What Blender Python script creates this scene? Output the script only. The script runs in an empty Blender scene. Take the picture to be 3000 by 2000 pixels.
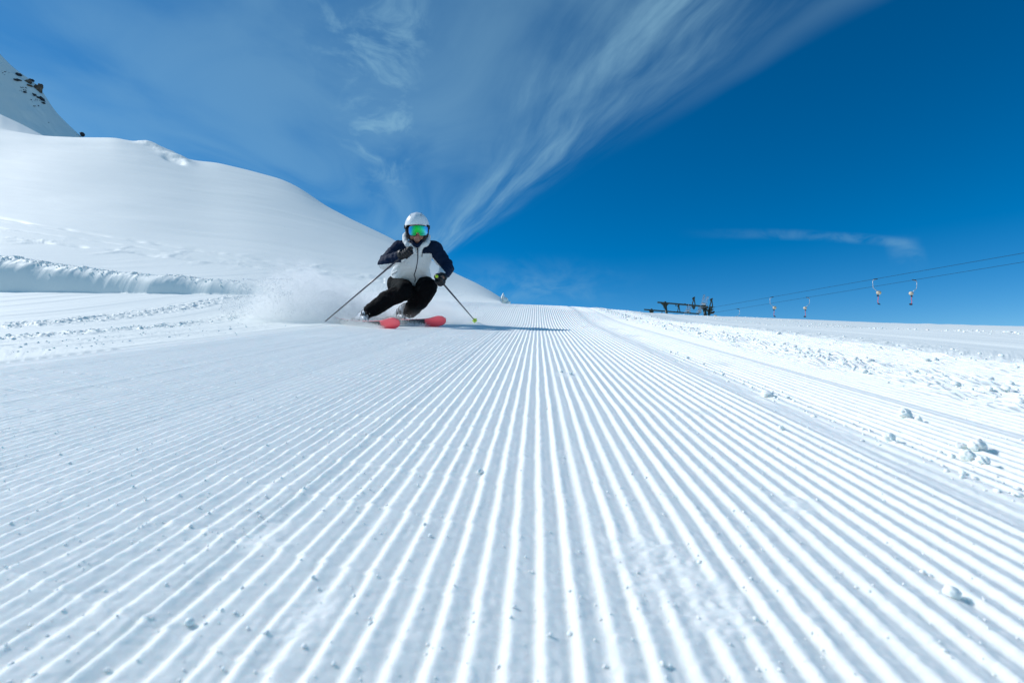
import bpy, bmesh, math, random
import numpy as np
from mathutils import Vector, Matrix

S = bpy.context.scene
C = S.collection
rad = math.radians
F = 1500.0            # focal length in pixels of a 3000 px wide frame
HZ = 877.0            # image row of the level horizon
CH = 0.29             # camera height over the snow

# ------------------------------------------------------------------ camera
cam_d = bpy.data.cameras.new('camera')
cam = bpy.data.objects.new('camera', cam_d)
C.objects.link(cam)
cam.location = (0, 0, CH)
cam.rotation_euler = (rad(90), 0, 0)
cam_d.sensor_width = 36
cam_d.lens = 18
cam_d.shift_y = -(1000 - HZ) / 3000.0
cam_d.clip_start = 0.02
cam_d.clip_end = 6000
cam_d.dof.use_dof = True
cam_d.dof.focus_distance = 5.4
cam_d.dof.aperture_fstop = 8.0
S.camera = cam
S.cycles.diffuse_bounces = 8
S.cycles.max_bounces = 14
S.cycles.volume_bounces = 10
S.cycles.transparent_max_bounces = 16

# ------------------------------------------------------------------ light
SUN_EL, SUN_AHEAD = 36.0, 24.0       # the sun stands to the left and a little ahead
sd = Vector((-math.cos(rad(SUN_EL)) * math.cos(rad(SUN_AHEAD)),
             math.cos(rad(SUN_EL)) * math.sin(rad(SUN_AHEAD)),
             math.sin(rad(SUN_EL))))
sl = bpy.data.lights.new('sun', 'SUN')
sl.energy = 3.25
sl.angle = rad(0.53)
sl.color = (1.0, 0.985, 0.965)
so = bpy.data.objects.new('sun', sl)
C.objects.link(so)
so.rotation_euler = sd.to_track_quat('Z', 'Y').to_euler()

S.view_settings.view_transform = 'Standard'
S.view_settings.look = 'None'
S.view_settings.gamma = 1.0
S.view_settings.exposure = 0.12

# ------------------------------------------------------------------ node helper
class NT:
    def __init__(s, nt):
        s.t = nt
    def n(s, typ, **kw):
        d = s.t.nodes.new(typ)
        for k, v in kw.items():
            setattr(d, k, v)
        return d
    def put(s, sock, v):
        if isinstance(v, bpy.types.NodeSocket):
            s.t.links.new(v, sock)
        else:
            sock.default_value = v
    def m(s, op, a, b=0.0, c=0.0, clamp=False):
        d = s.n('ShaderNodeMath', operation=op)
        d.use_clamp = clamp
        s.put(d.inputs[0], a); s.put(d.inputs[1], b); s.put(d.inputs[2], c)
        return d.outputs[0]
    def sm(s, x, a, b, lo=0.0, hi=1.0):
        d = s.n('ShaderNodeMapRange', interpolation_type='SMOOTHSTEP')
        s.put(d.inputs[0], x); s.put(d.inputs[1], a); s.put(d.inputs[2], b)
        s.put(d.inputs[3], lo); s.put(d.inputs[4], hi)
        return d.outputs[0]
    def xyz(s, x, y, z):
        d = s.n('ShaderNodeCombineXYZ')
        s.put(d.inputs[0], x); s.put(d.inputs[1], y); s.put(d.inputs[2], z)
        return d.outputs[0]
    def sep(s, v):
        d = s.n('ShaderNodeSeparateXYZ')
        s.put(d.inputs[0], v)
        return d.outputs
    def noise(s, vec, scale, detail=4, rough=0.5, dist=0.0, lac=2.0):
        d = s.n('ShaderNodeTexNoise')
        s.put(d.inputs['Vector'], vec)
        d.inputs['Scale'].default_value = scale
        d.inputs['Detail'].default_value = detail
        d.inputs['Roughness'].default_value = rough
        d.inputs['Distortion'].default_value = dist
        d.inputs['Lacunarity'].default_value = lac
        return d.outputs['Fac']
    def mix(s, f, a, b, mode='MIX'):
        d = s.n('ShaderNodeMix', data_type='RGBA', blend_type=mode)
        s.put(d.inputs[0], f); s.put(d.inputs[6], a); s.put(d.inputs[7], b)
        return d.outputs[2]

# ------------------------------------------------------------------ sky with cirrus
W_ = bpy.data.worlds.new('World')
S.world = W_
W_.use_nodes = True
wt = W_.node_tree
wt.nodes.clear()
k = NT(wt)
sky = k.n('ShaderNodeTexSky', sky_type='NISHITA')
sky.sun_disc = False
# the piste is level in this scene but climbs about 9 degrees in the place itself: tip the air with it
TILT = rad(9.0)
rt = Matrix.Rotation(TILT, 3, 'X')
sdr = rt @ sd
sky.sun_elevation = math.asin(sdr.z)
sky.sun_rotation = math.atan2(sdr.x, sdr.y)
sky.altitude = 3000
sky.air_density = 1.0
sky.dust_density = 0.3
sky.ozone_density = 4.0
hs = k.n('ShaderNodeHueSaturation')
hs.inputs['Hue'].default_value = 0.496
hs.inputs['Saturation'].default_value = 1.40
hs.inputs['Value'].default_value = 1.04
wt.links.new(sky.outputs[0], hs.inputs['Color'])
tc = k.n('ShaderNodeTexCoord')
dx, dy, dz = k.sep(tc.outputs['Generated'])
vr = k.n('ShaderNodeVectorRotate', rotation_type='X_AXIS')
wt.links.new(tc.outputs['Generated'], vr.inputs['Vector'])
vr.inputs['Angle'].default_value = TILT
wt.links.new(vr.outputs[0], sky.inputs['Vector'])
zz = k.m('MAXIMUM', dz, 0.012)
yy = k.m('MAXIMUM', dy, 0.001)
px = k.m('DIVIDE', dx, zz)
py = k.m('DIVIDE', dy, zz)
t = k.m('ADD', k.m('MULTIPLY', px, 0.974), k.m('MULTIPLY', py, 0.227))
s_ = k.m('ADD', k.m('MULTIPLY', px, -0.227), k.m('MULTIPLY', py, 0.974))
ls = k.m('LOGARITHM', k.m('MAXIMUM', s_, 0.05), 2.718)
wob = k.noise(k.xyz(t, ls, 3.1), 1.1, 3, 0.5)
t2 = k.m('ADD', t, k.m('MULTIPLY', k.m('SUBTRACT', wob, 0.5), 0.42))
# main band: long fanning streaks
tf = k.m('ADD', t2, k.m('MULTIPLY', ls, -0.14))
fib = k.noise(k.xyz(k.m('MULTIPLY', tf, 4.0), k.m('MULTIPLY', ls, 1.0), 0.0), 1.0, 6, 0.58, 0.22)
fib2 = k.noise(k.xyz(k.m('MULTIPLY', tf, 14.0), k.m('MULTIPLY', ls, 2.2), 7.0), 1.0, 5, 0.6, 0.3)
band = k.m('MULTIPLY', k.sm(t2, 0.40, 1.05), k.sm(t2, 0.92, 1.50, 1.0, 0.0))
fb = k.m('ADD', k.m('MULTIPLY', fib, 0.85), k.m('MULTIPLY', fib2, 0.16))
brk = k.noise(k.xyz(k.m('MULTIPLY', t, 2.2), k.m('MULTIPLY', ls, 1.6), 2.0), 1.0, 4, 0.55, 0.4)
a1 = k.m('MULTIPLY', k.m('MULTIPLY', band, k.sm(fb, 0.34, 0.74, 0.03, 1.0)), k.sm(brk, 0.15, 0.65, 0.35, 1.3))
band2 = k.m('MULTIPLY', k.sm(t2, 1.34, 1.44), k.sm(t2, 1.44, 1.60, 1.0, 0.0))
a1 = k.m('ADD', a1, k.m('MULTIPLY', k.m('MULTIPLY', band2, 0.25), k.sm(ls, 1.3, 0.2)))
# veil on the left
v1 = k.noise(k.xyz(k.m('MULTIPLY', t2, 1.3), k.m('MULTIPLY', ls, 1.5), 5.0), 1.0, 6, 0.5, 0.8)
veil = k.m('MULTIPLY', k.sm(t2, 1.3, 0.2), k.sm(v1, 0.18, 0.72, 0.25, 1.0))
# puffs above the skier's right shoulder
v2 = k.noise(k.xyz(k.m('MULTIPLY', t2, 5.0), k.m('MULTIPLY', ls, 5.0), 9.0), 1.0, 7, 0.62, 0.8)
pf = k.m('MULTIPLY', k.m('MULTIPLY', k.sm(t, -0.42, -0.12), k.sm(t, 0.02, 0.2, 1.0, 0.0)), k.sm(v2, 0.44, 0.7))
pf = k.m('MULTIPLY', pf, k.sm(ls, 1.9, 1.1))
# thin wisp low on the right
ux = k.m('DIVIDE', dx, yy)
uz = k.m('DIVIDE', dz, yy)
wz = k.m('SUBTRACT', uz, k.m('SUBTRACT', 0.128, k.m('MULTIPLY', k.m('POWER', k.m('MAXIMUM', k.m('SUBTRACT', ux, 0.45), 0.0), 2.0), 0.18)))
w1 = k.m('MULTIPLY', k.sm(k.m('ABSOLUTE', wz), 0.002, 0.014, 1.0, 0.0), k.m('MULTIPLY', k.sm(ux, 0.3, 0.66), k.sm(ux, 0.76, 0.8, 1.0, 0.0)))
dc_ = k.m('POWER', k.m('DIVIDE', k.m('SUBTRACT', ux, k.m('ADD', 0.77, k.m('MULTIPLY', k.m('SUBTRACT', 0.09, uz), 0.3))), 0.035), 2.0)
w2 = k.m('MULTIPLY', k.sm(dc_, 0.0, 1.6, 1.0, 0.0), k.m('MULTIPLY', k.sm(uz, 0.045, 0.1), k.sm(uz, 0.1, 0.13, 1.0, 0.0)))
wn = k.noise(k.xyz(k.m('MULTIPLY', ux, 14.0), k.m('MULTIPLY', uz, 26.0), 1.0), 1.0, 5, 0.6, 0.5)
wisp = k.m('MULTIPLY', k.m('ADD', k.m('MULTIPLY', w1, 0.17), k.m('MULTIPLY', w2, 0.14)), k.sm(wn, 0.3, 0.65))
# pale scud low over the crest
sc1 = k.noise(k.xyz(k.m('MULTIPLY', ux, 9.0), k.m('MULTIPLY', uz, 14.0), 4.0), 1.0, 6, 0.6, 0.6)
scud = k.m('MULTIPLY', k.m('MULTIPLY', k.sm(uz, 0.10, -0.01), k.sm(sc1, 0.35, 0.7)), k.m('MULTIPLY', k.sm(ux, -0.35, -0.1), k.sm(ux, 0.05, 0.3, 1.0, 0.0)))
al = k.m('ADD', k.m('MULTIPLY', a1, 0.54), k.m('MULTIPLY', veil, 0.36))
al = k.m('ADD', al, k.m('MULTIPLY', pf, 0.30))
al = k.m('ADD', al, k.m('ADD', wisp, k.m('MULTIPLY', scud, 0.35)), clamp=True)
al = k.m('MULTIPLY', al, k.sm(dz, -0.02, 0.02))
CLOUD = (2.75, 5.1, 6.6, 1)
col = k.mix(al, hs.outputs[0], CLOUD)
bg = k.n('ShaderNodeBackground')
bg.inputs['Strength'].default_value = 0.1
wt.links.new(col, bg.inputs['Color'])
wo = k.n('ShaderNodeOutputWorld')
wt.links.new(bg.outputs[0], wo.inputs['Surface'])

# ------------------------------------------------------------------ object helpers
def tag(o, label=None, cat=None, group=None, kind=None):
    if label: o['label'] = label
    if cat: o['category'] = cat
    if group: o['group'] = group
    if kind: o['kind'] = kind
    return o

def empty(name, loc, rz=0.0):
    o = bpy.data.objects.new(name, None)
    C.objects.link(o)
    o.location = loc
    o.rotation_euler = (0, 0, rz)
    o.empty_display_size = 0.1
    return o

def link(name, me, mats, parent=None, smooth=True):
    """one mesh object; vertices are world coordinates, kept so under a parent"""
    o = bpy.data.objects.new(name, me)
    C.objects.link(o)
    for m_ in (mats if isinstance(mats, (list, tuple)) else [mats]):
        me.materials.append(m_)
    if smooth:
        me.polygons.foreach_set('use_smooth', np.ones(len(me.polygons), bool))
    if parent is not None:
        o.parent = parent
        if isinstance(parent, bpy.types.Object):
            me.transform(world_of(parent).inverted())
    return o

def world_of(o):
    m_ = Matrix.LocRotScale(o.location, o.rotation_euler, o.scale)
    return world_of(o.parent) @ m_ if o.parent else m_

def grid_mesh(name, X, Y, Z):
    nr, nc = X.shape
    me = bpy.data.meshes.new(name)
    n = nr * nc
    co = np.empty((n, 3), np.float32)
    co[:, 0] = X.ravel(); co[:, 1] = Y.ravel(); co[:, 2] = Z.ravel()
    me.vertices.add(n)
    me.vertices.foreach_set('co', co.ravel())
    i = np.arange(n, dtype=np.int32).reshape(nr, nc)
    q = np.stack([i[:-1, :-1], i[:-1, 1:], i[1:, 1:], i[1:, :-1]], -1).reshape(-1)
    nf = (nr - 1) * (nc - 1)
    me.loops.add(nf * 4)
    me.loops.foreach_set('vertex_index', q)
    me.polygons.add(nf)
    me.polygons.foreach_set('loop_start', np.arange(nf, dtype=np.int32) * 4)
    me.polygons.foreach_set('use_smooth', np.ones(nf, bool))
    me.update(calc_edges=True)
    return me

def W(px_, py_, d):
    """the point seen at that place of the 3000 x 2000 frame, d metres ahead"""
    return Vector(((px_ - 1500) / F * d, d, CH + (HZ - py_) / F * d))

# ------------------------------------------------------------------ numpy noise
def _h(ix, iy, seed):
    h = (ix.astype(np.int64) * 374761393 + iy.astype(np.int64) * 668265263 + seed * 1442695041) & 0xffffffff
    h = ((h ^ (h >> 13)) * 1274126177) & 0xffffffff
    return ((h ^ (h >> 16)) & 0xffffff) / float(0xffffff)

def vn(x, y, seed=0):
    ix = np.floor(x); iy = np.floor(y)
    fx = x - ix; fy = y - iy
    fx = fx * fx * (3 - 2 * fx); fy = fy * fy * (3 - 2 * fy)
    a = _h(ix, iy, seed); b = _h(ix + 1, iy, seed)
    c = _h(ix, iy + 1, seed); d = _h(ix + 1, iy + 1, seed)
    return (a + (b - a) * fx) * (1 - fy) + (c + (d - c) * fx) * fy

def fbm(x, y, seed=0, oct_=4, gain=0.5):
    r = 0; a = 1.0; tot = 0
    for i in range(oct_):
        r = r + a * (vn(x, y, seed + i * 17) - 0.5)
        tot += a
        x = x * 2.03 + 11.7; y = y * 2.03 + 5.3; a *= gain
    return r / tot * 2

def ss(x, a, b):
    t_ = np.clip((x - a) / (b - a), 0, 1)
    return t_ * t_ * (3 - 2 * t_)

# ------------------------------------------------------------------ materials
def mat(name, col=(0.5, 0.5, 0.5), rough=0.6, metal=0.0, spec=0.5, noise=None, bump=None, coat=0.0):
    """noise=(scale, amount): tone variation; bump=(scale, strength, distance)"""
    m_ = bpy.data.materials.new(name)
    m_.use_nodes = True
    k_ = NT(m_.node_tree)
    b = m_.node_tree.nodes['Principled BSDF']
    b.inputs['Base Color'].default_value = (*col, 1)
    b.inputs['Roughness'].default_value = rough
    b.inputs['Metallic'].default_value = metal
    b.inputs['Specular IOR Level'].default_value = spec
    b.inputs['Coat Weight'].default_value = coat
    tcn = k_.n('ShaderNodeTexCoord')
    if noise:
        f = k_.noise(tcn.outputs['Object'], noise[0], 5, 0.6)
        c1 = tuple(max(0, c * (1 - noise[1])) for c in col) + (1,)
        c2 = tuple(min(1, c * (1 + noise[1])) for c in col) + (1,)
        m_.node_tree.links.new(k_.mix(k_.sm(f, 0.3, 0.7), c1, c2), b.inputs['Base Color'])
    if bump:
        bn = k_.n('ShaderNodeBump')
        bn.inputs['Strength'].default_value = bump[1]
        bn.inputs['Distance'].default_value = bump[2]
        m_.node_tree.links.new(k_.noise(tcn.outputs['Object'], bump[0], 6, 0.6), bn.inputs['Height'])
        m_.node_tree.links.new(bn.outputs[0], b.inputs['Normal'])
    return m_

SNOW = (0.90, 0.93, 0.89)
def snow_mat(name, fine=900.0, dist=0.0012, strength=0.35, mid=None, sss=0.0, sr=0.004, glow=0.0):
    m_ = bpy.data.materials.new(name)
    m_.use_nodes = True
    k_ = NT(m_.node_tree)
    b = m_.node_tree.nodes['Principled BSDF']
    tcn = k_.n('ShaderNodeTexCoord')
    P = tcn.outputs['Object']
    b.inputs['Roughness'].default_value = 0.62
    b.inputs['Specular IOR Level'].default_value = 0.25
    if sss:
        b.inputs['Subsurface Weight'].default_value = sss
        b.inputs['Subsurface Radius'].default_value = (0.8, 0.95, 1.0)
        b.inputs['Subsurface Scale'].default_value = sr
    tone = k_.noise(P, 0.9, 6, 0.6)
    m_.node_tree.links.new(k_.mix(tone, tuple(c * 0.975 for c in SNOW) + (1,), SNOW + (1,)), b.inputs['Base Color'])
    bn = k_.n('ShaderNodeBump')
    bn.inputs['Strength'].default_value = strength
    bn.inputs['Distance'].default_value = dist
    m_.node_tree.links.new(k_.noise(P, fine, 3, 0.6), bn.inputs['Height'])
    last = bn.outputs[0]
    if mid:
        b2 = k_.n('ShaderNodeBump')
        b2.inputs['Strength'].default_value = mid[1]
        b2.inputs['Distance'].default_value = mid[2]
        mp = k_.n('ShaderNodeMapping')
        mp.inputs['Scale'].default_value = mid[3]
        m_.node_tree.links.new(P, mp.inputs[0])
        m_.node_tree.links.new(k_.noise(mp.outputs[0], mid[0], 6, 0.62), b2.inputs['Height'])
        m_.node_tree.links.new(last, b2.inputs['Normal'])
        last = b2.outputs[0]
    m_.node_tree.links.new(last, b.inputs['Normal'])
    if glow:                       # loose grains let the sun through
        tr = k_.n('ShaderNodeBsdfTranslucent')
        tr.inputs['Color'].default_value = (0.93, 0.95, 0.96, 1)
        mx = k_.n('ShaderNodeMixShader')
        mx.inputs[0].default_value = glow
        m_.node_tree.links.new(b.outputs[0], mx.inputs[1])
        m_.node_tree.links.new(tr.outputs[0], mx.inputs[2])
        m_.node_tree.links.new(mx.outputs[0], m_.node_tree.nodes['Material Output'].inputs['Surface'])
    return m_

M_PISTE = snow_mat('groomed_snow', 420.0, 0.0012, 0.28, sss=0.9, sr=0.010)
M_SNOW = snow_mat('open_snow', 300.0, 0.001, 0.15, (1.0, 0.5, 0.012, (9.0, 0.5, 1.0)))
M_CLOD = snow_mat('loose_snow', 400.0, 0.001, 0.08, sss=1.0, sr=0.0025)
# ================================================================== TERRAIN
UT = np.linspace(-1.75, 1.75, 3501)
def tab(xs, vs, sm):
    """a smooth function of bearing: straight pieces, then rounded over +-sm"""
    v = np.interp(UT, xs, vs)
    n = max(3, int(sm * 1000))
    g = np.exp(-(np.arange(-3 * n, 3 * n + 1) / n) ** 2 / 2.0)
    g /= g.sum()
    return np.convolve(np.pad(v, 3 * n, mode='edge'), g, mode='valid')
T_dc = tab([-1.7, -1.0, -0.75, -0.5, -0.35, -0.2, -0.08, -0.02, 0.04, 0.13, 0.23, 0.33, 0.47, 0.57, 0.73, 0.87, 1.0, 1.7],
           [10, 10, 10, 10, 10, 10, 10, 9.6, 9.5, 10.5, 12, 14, 17, 19, 22, 24, 25, 25], 0.02)
T_ya = tab([-1.7, -1.0, -0.75, -0.5, -0.35, -0.2, -0.08, -0.02, 0.04, 0.13, 0.23, 0.33, 0.47, 0.57, 0.73, 0.87, 1.0, 1.7],
           [850, 857, 860, 865, 873, 881, 886, 890, 892.5, 899, 912, 924, 931.5, 937, 948, 953.5, 958.5, 975], 0.015)
T_A = T_ya - HZ - 435.0 / T_dc
T_ds = tab([-1, -0.6, -0.35, -0.2, 0.04, 0.3, 0.6, 1], [3.6, 5.4, 6.2, 6.0, 5.7, 4.6, 3.0, 2.4], 0.03)
T_de = tab([-1, -0.4, -0.2, 0.04, 0.3, 0.6, 1], [9.5, 9.2, 8.6, 8.2, 9.5, 11.0, 12.0], 0.03)
T_Hb = tab([-1.7, -1.0, -0.9, -0.8, -0.7, -0.6, -0.5, -0.42, -0.34], [1.1, .80, .64, .49, .40, .34, .24, .10, 0.0], 0.02)
T_ys = tab((np.array([-1000, -400, 0, 120, 240, 340, 410, 480, 560, 640, 740, 830, 880, 950, 1050, 1140, 1180, 1330, 1400, 1450, 1480, 1500, 1700]) - 1500) / F,
           [120, 290, 378, 398, 402, 400, 418, 445, 470, 475, 500, 525, 550, 600, 655, 700, 722, 800, 835, 862, 882, 893, 900.], 0.011)
T_D = tab([-1.7, -1.0, -0.6, -0.2, -0.02], [84, 84, 76, 56, 34], 0.03)
HD0 = 12.0
def hill_s(q):
    return 0.22 * q + 0.78 * q ** 2 * (3 - 2 * q)
_z0 = -T_A * T_dc / F + T_Hb
_zs = CH + (HZ - T_ys) / F * T_D
T_k = np.zeros_like(UT)
for q in np.linspace(0.4, 1.0, 61):
    T_k = np.maximum(T_k, (_z0 + (_zs - _z0) * hill_s(q) - CH) / (HD0 + q * (T_D - HD0)))
T_zs = _zs * np.clip(((HZ - T_ys) / F) / T_k, 0.6, 1.3)
_g = np.exp(-(np.arange(-420, 421) / 140.0) ** 2 / 2.0); _g /= _g.sum()
T_zl = np.convolve(np.pad(T_zs, 420, mode='edge'), _g, mode='valid')      # broad form of the hill
T_zl = T_zs + (T_zl - T_zs) * (1 - ss(UT, -0.25, -0.10))

def base_h(X, Y):
    """snow surface without grooves: level piste, roll to the crest, bank and hill on the left"""
    Yc = np.maximum(Y, 0.3)
    u = np.clip(X / Yc, -1.7, 1.7)
    def L(tb):
        return np.interp(u, UT, tb)
    dc = L(T_dc)
    w = ss(Y, L(T_ds), L(T_de))
    z = -L(T_A) * w * np.minimum(Yc, dc) / F
    over = np.maximum(Y - dc, 0)
    drop = np.where(over < 8, 0.016 * over ** 2, 1.024 + 0.256 * (over - 8))
    drop = np.minimum(drop, 16 + 0.02 * over)
    hm = 1 - ss(u, -0.022, 0.0)
    # bank at the foot of the hill
    Hb = L(T_Hb)
    bx = X * 1.1
    foot = dc + 0.30 * fbm(bx * 0.35, Y * 0 + 3, 5, 3) + 0.015 * fbm(bx * 3, Y * 0 + 3, 55, 3) + 0.3
    t_ = np.clip((Y - foot) / (0.22 + 0.62 * Hb), 0, 1)
    face = 1 - (1 - t_) ** 2.6
    slump = 0.035 * fbm(bx * 1.1 + Y * 2.5, Y * 3, 56, 5) * np.sin(np.pi * t_)
    lip = Hb * (0.10 * np.maximum(fbm(bx * 2.0, Y * 2.0, 6, 4), -0.2) + 0.10 * np.maximum(fbm(bx * 6, Y * 6, 8, 3), 0)) * np.exp(-((Y - foot - 0.2 - 0.5 * Hb) / 0.25) ** 2)
    zb = Hb * (np.minimum(face, 1) + slump) + lip
    D = L(T_D)
    z0 = z + Hb
    tt = np.clip((Y - HD0) / (D - HD0), 0, None)
    Sx = np.where(tt < 1, hill_s(np.minimum(tt, 1)), 1 - 0.5 * (tt - 1) * (D - HD0) / 20)
    mtop = ss(tt, 0.45, 0.95)
    hill = (L(T_zl) * (1 - mtop) + L(T_zs) * mtop - z0) * Sx
    # wind-laid relief, a scoop and broken cornice near the top
    far = ss(Y, 14, 30) * (1 - 0.8 * ss(tt, 0.75, 0.95))
    hill = hill + far * (0.30 * fbm(X * 0.05, Y * 0.05, 21, 3) + 0.08 * fbm(X * 0.10 + Y * 0.1, Y * 0.6, 23, 5))
    rw = HZ - (z + hill - CH) / Yc * F - L(T_ys)              # rows below the skyline
    q1 = (u + 0.667) / 0.028
    s1 = np.exp(-(((u + 0.685) / 0.055) ** 4)) * np.exp(-((rw - 13 - 5 * (u + 0.685) / 0.05) / 7) ** 2)
    q2 = (u + 0.725) / 0.035
    s2 = np.exp(-(((u + 0.66) / 0.02) ** 4)) * np.exp(-((rw - 25) / 6) ** 2)
    hill = hill + (0.62 * s1 * (0.35 + 1.1 * vn(X * 0.45, Y * 0.45, 31)) + 0.10 * s1 * fbm(X * 2, Y * 2, 34, 3) - 0.4 * s2) * (tt > 0.4) * (tt < 1.0)
    zl = z + zb + np.where(Y > HD0, hill, 0)
    # ski tracks slanting over the lower hill
    rowp = HZ - (zl - CH) / Yc * F
    trk = np.zeros_like(zl)
    for (ya_, yb_, amp, wd, sd_) in ((640, 800, 0.07, 2.2, 41), (668, 806, 0.06, 1.6, 42), (694, 812, 0.08, 3.0, 43), (648, 801, 0.05, 1.4, 44)):
        yr = ya_ + (yb_ - ya_) * (u + 1) / 0.68 + 4 * fbm(u * 9, u * 0 + 1, sd_, 3)
        g = np.exp(-((rowp - yr) / wd) ** 2) * (0.2 + 1.0 * vn(u * 45, u * 0 + 4, sd_))
        trk = trk + amp * g
    clumps = 0.075 * np.maximum(fbm(X * 1.3, Y * 0.9, 47, 4) - 0.18, 0) * np.exp(-((rowp - (690 + 165 * (u + 1) )) / 22) ** 2)
    zl = zl + (clumps * 1.8 - trk) * (u < -0.25) * ss(Y, HD0 + 0.5, HD0 + 2)
    zr = z - drop
    return zl * hm + zr * (1 - hm)

ROUGH = [  # X0 centre, half width, amplitude, from Y: strips of broken snow along the piste
    (1.42, 0.20, 0.020, 0.0, 61), (2.15, 0.45, 0.012, 0.0, 62), (-2.85, 0.36, 0.005, 0.0, 63),
    (-3.95, 0.25, 0.020, 0.0, 64), (-5.2, 0.32, 0.026, 0.0, 65), (-3.35, 0.2, 0.005, 0.0, 66),
    (7.5, 1.0, 0.02, 8.0, 67), (4.6, 0.35, 0.010, 4.0, 68)]
def rough_mask(X0, Y):
    r = np.zeros_like(X0)
    for (c, hw, a, y0, sd_) in ROUGH:
        cc = c + 0.35 * hw * fbm(Y * 0.5, Y * 0 + 2, sd_, 3)
        r = r + a * np.exp(-(np.abs(X0 - cc) / hw) ** 3) * (Y > y0)
    return r

def strip_x(X, Y):
    """coordinate across the grooves, which run slightly to the right going away"""
    return X - 0.05 * Y

PL, PR = -2.42, 2.20           # groomed pass between these
PITCH = 0.030
def ground_z(X, Y):
    X0 = strip_x(X, Y)
    z = base_h(X, Y)
    near = 1 - ss(Y, 14, 22)
    rm = rough_mask(X0, Y) * near
    lump = np.maximum(fbm(X * 13, Y * 13, 71, 4) + 0.05, 0) * 1.5 + 0.5 * np.maximum(fbm(X * 40, Y * 40, 75, 3), 0)
    z = z + rm * lump
    # fine combing and skidded streaks beside the main pass
    out = ss(X0, PR + 0.1, PR + 0.5) + ss(-X0, -PL, -PL + 0.1)
    st = fbm(X0 * 4, Y * 0.12, 83, 3) * 0.012
    z = z + out * st * near * (0.35 + np.clip(1 - rm / 0.015, 0, 1))
    # small chunks along the right-hand skyline
    z = z + 0.028 * np.maximum(fbm(X * 1.7, Y * 1.7, 91, 4), 0) * ss(X / np.maximum(Y, .3), 0.6, 0.8) * ss(Y, 17, 20)
    return z

def dist_rows(y0, y1, n, yv=HZ):
    """depths whose level-ground rows are evenly spaced in sight"""
    a = 435.0 / y0; b = 435.0 / y1
    return 435.0 / np.linspace(a, b, n)

# --- the open snow field (one sheet to the far side of the hill)
rows = np.concatenate([np.linspace(-8, 0.2, 30)[:-1], dist_rows(0.2, 3.0, 400)[:-1], np.geomspace(3.0, 8.6, 400)[:-1], np.linspace(8.6, 12.4, 190)[:-1],
                       np.geomspace(12.4, 125, 340)[:-1], np.geomspace(125, 400, 24)])
cc_ = np.concatenate([-1 - np.linspace(1, 0, 36)[:-1] ** 1.6, np.linspace(-1, 1, 1300), 1 + np.linspace(0, 1, 36)[1:] ** 1.6])
Yg, Cg = np.meshgrid(rows, cc_, indexing='ij')
half = 1.06 * np.maximum(Yg, 0) + 0.12
outer = 8 + 1.1 * np.abs(Yg)
Xg = np.clip(Cg, -1, 1) * half + np.where(Cg > 1, (Cg - 1) * outer, 0) + np.where(Cg < -1, (Cg + 1) * outer, 0)
Zg = ground_z(Xg, Yg)
X0g = strip_x(Xg, Yg)
ins = ss(X0g, PL + 0.0, PL + 0.06) * (1 - ss(X0g, PR - 0.06, PR)) * ss(Yg, 0.05, 0.15) * (1 - ss(Yg, 12.2, 12.8))
Zg = Zg - 0.035 * ins
snow_field = link('snow_field', grid_mesh('snow_field', Xg, Yg, Zg), M_SNOW)
tag(snow_field, kind='structure')

# --- the groomed pass with its corduroy
def chatter(X0, Y):
    """places where the tiller hopped: diagonal seams across the ribs"""
    s = (Y * 1.0 + X0 * 0.42) / 0.155
    i = np.floor(s + 0.5)
    f = s - i
    g = _h(i, i * 0 + 7, 3)
    gate = (0.15 + 0.85 * vn(X0 * 1.3 + 4, Y * 1.1, 102)) * (0.12 + 0.88 * ss(-X0, -0.15, 0.35))
    return np.exp(-(f / 0.07) ** 2) * (g > 0.35) * gate, np.where(f > 0, 1, -1) * np.exp(-np.abs(f) / 0.25) * (g > 0.5) * gate

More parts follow.
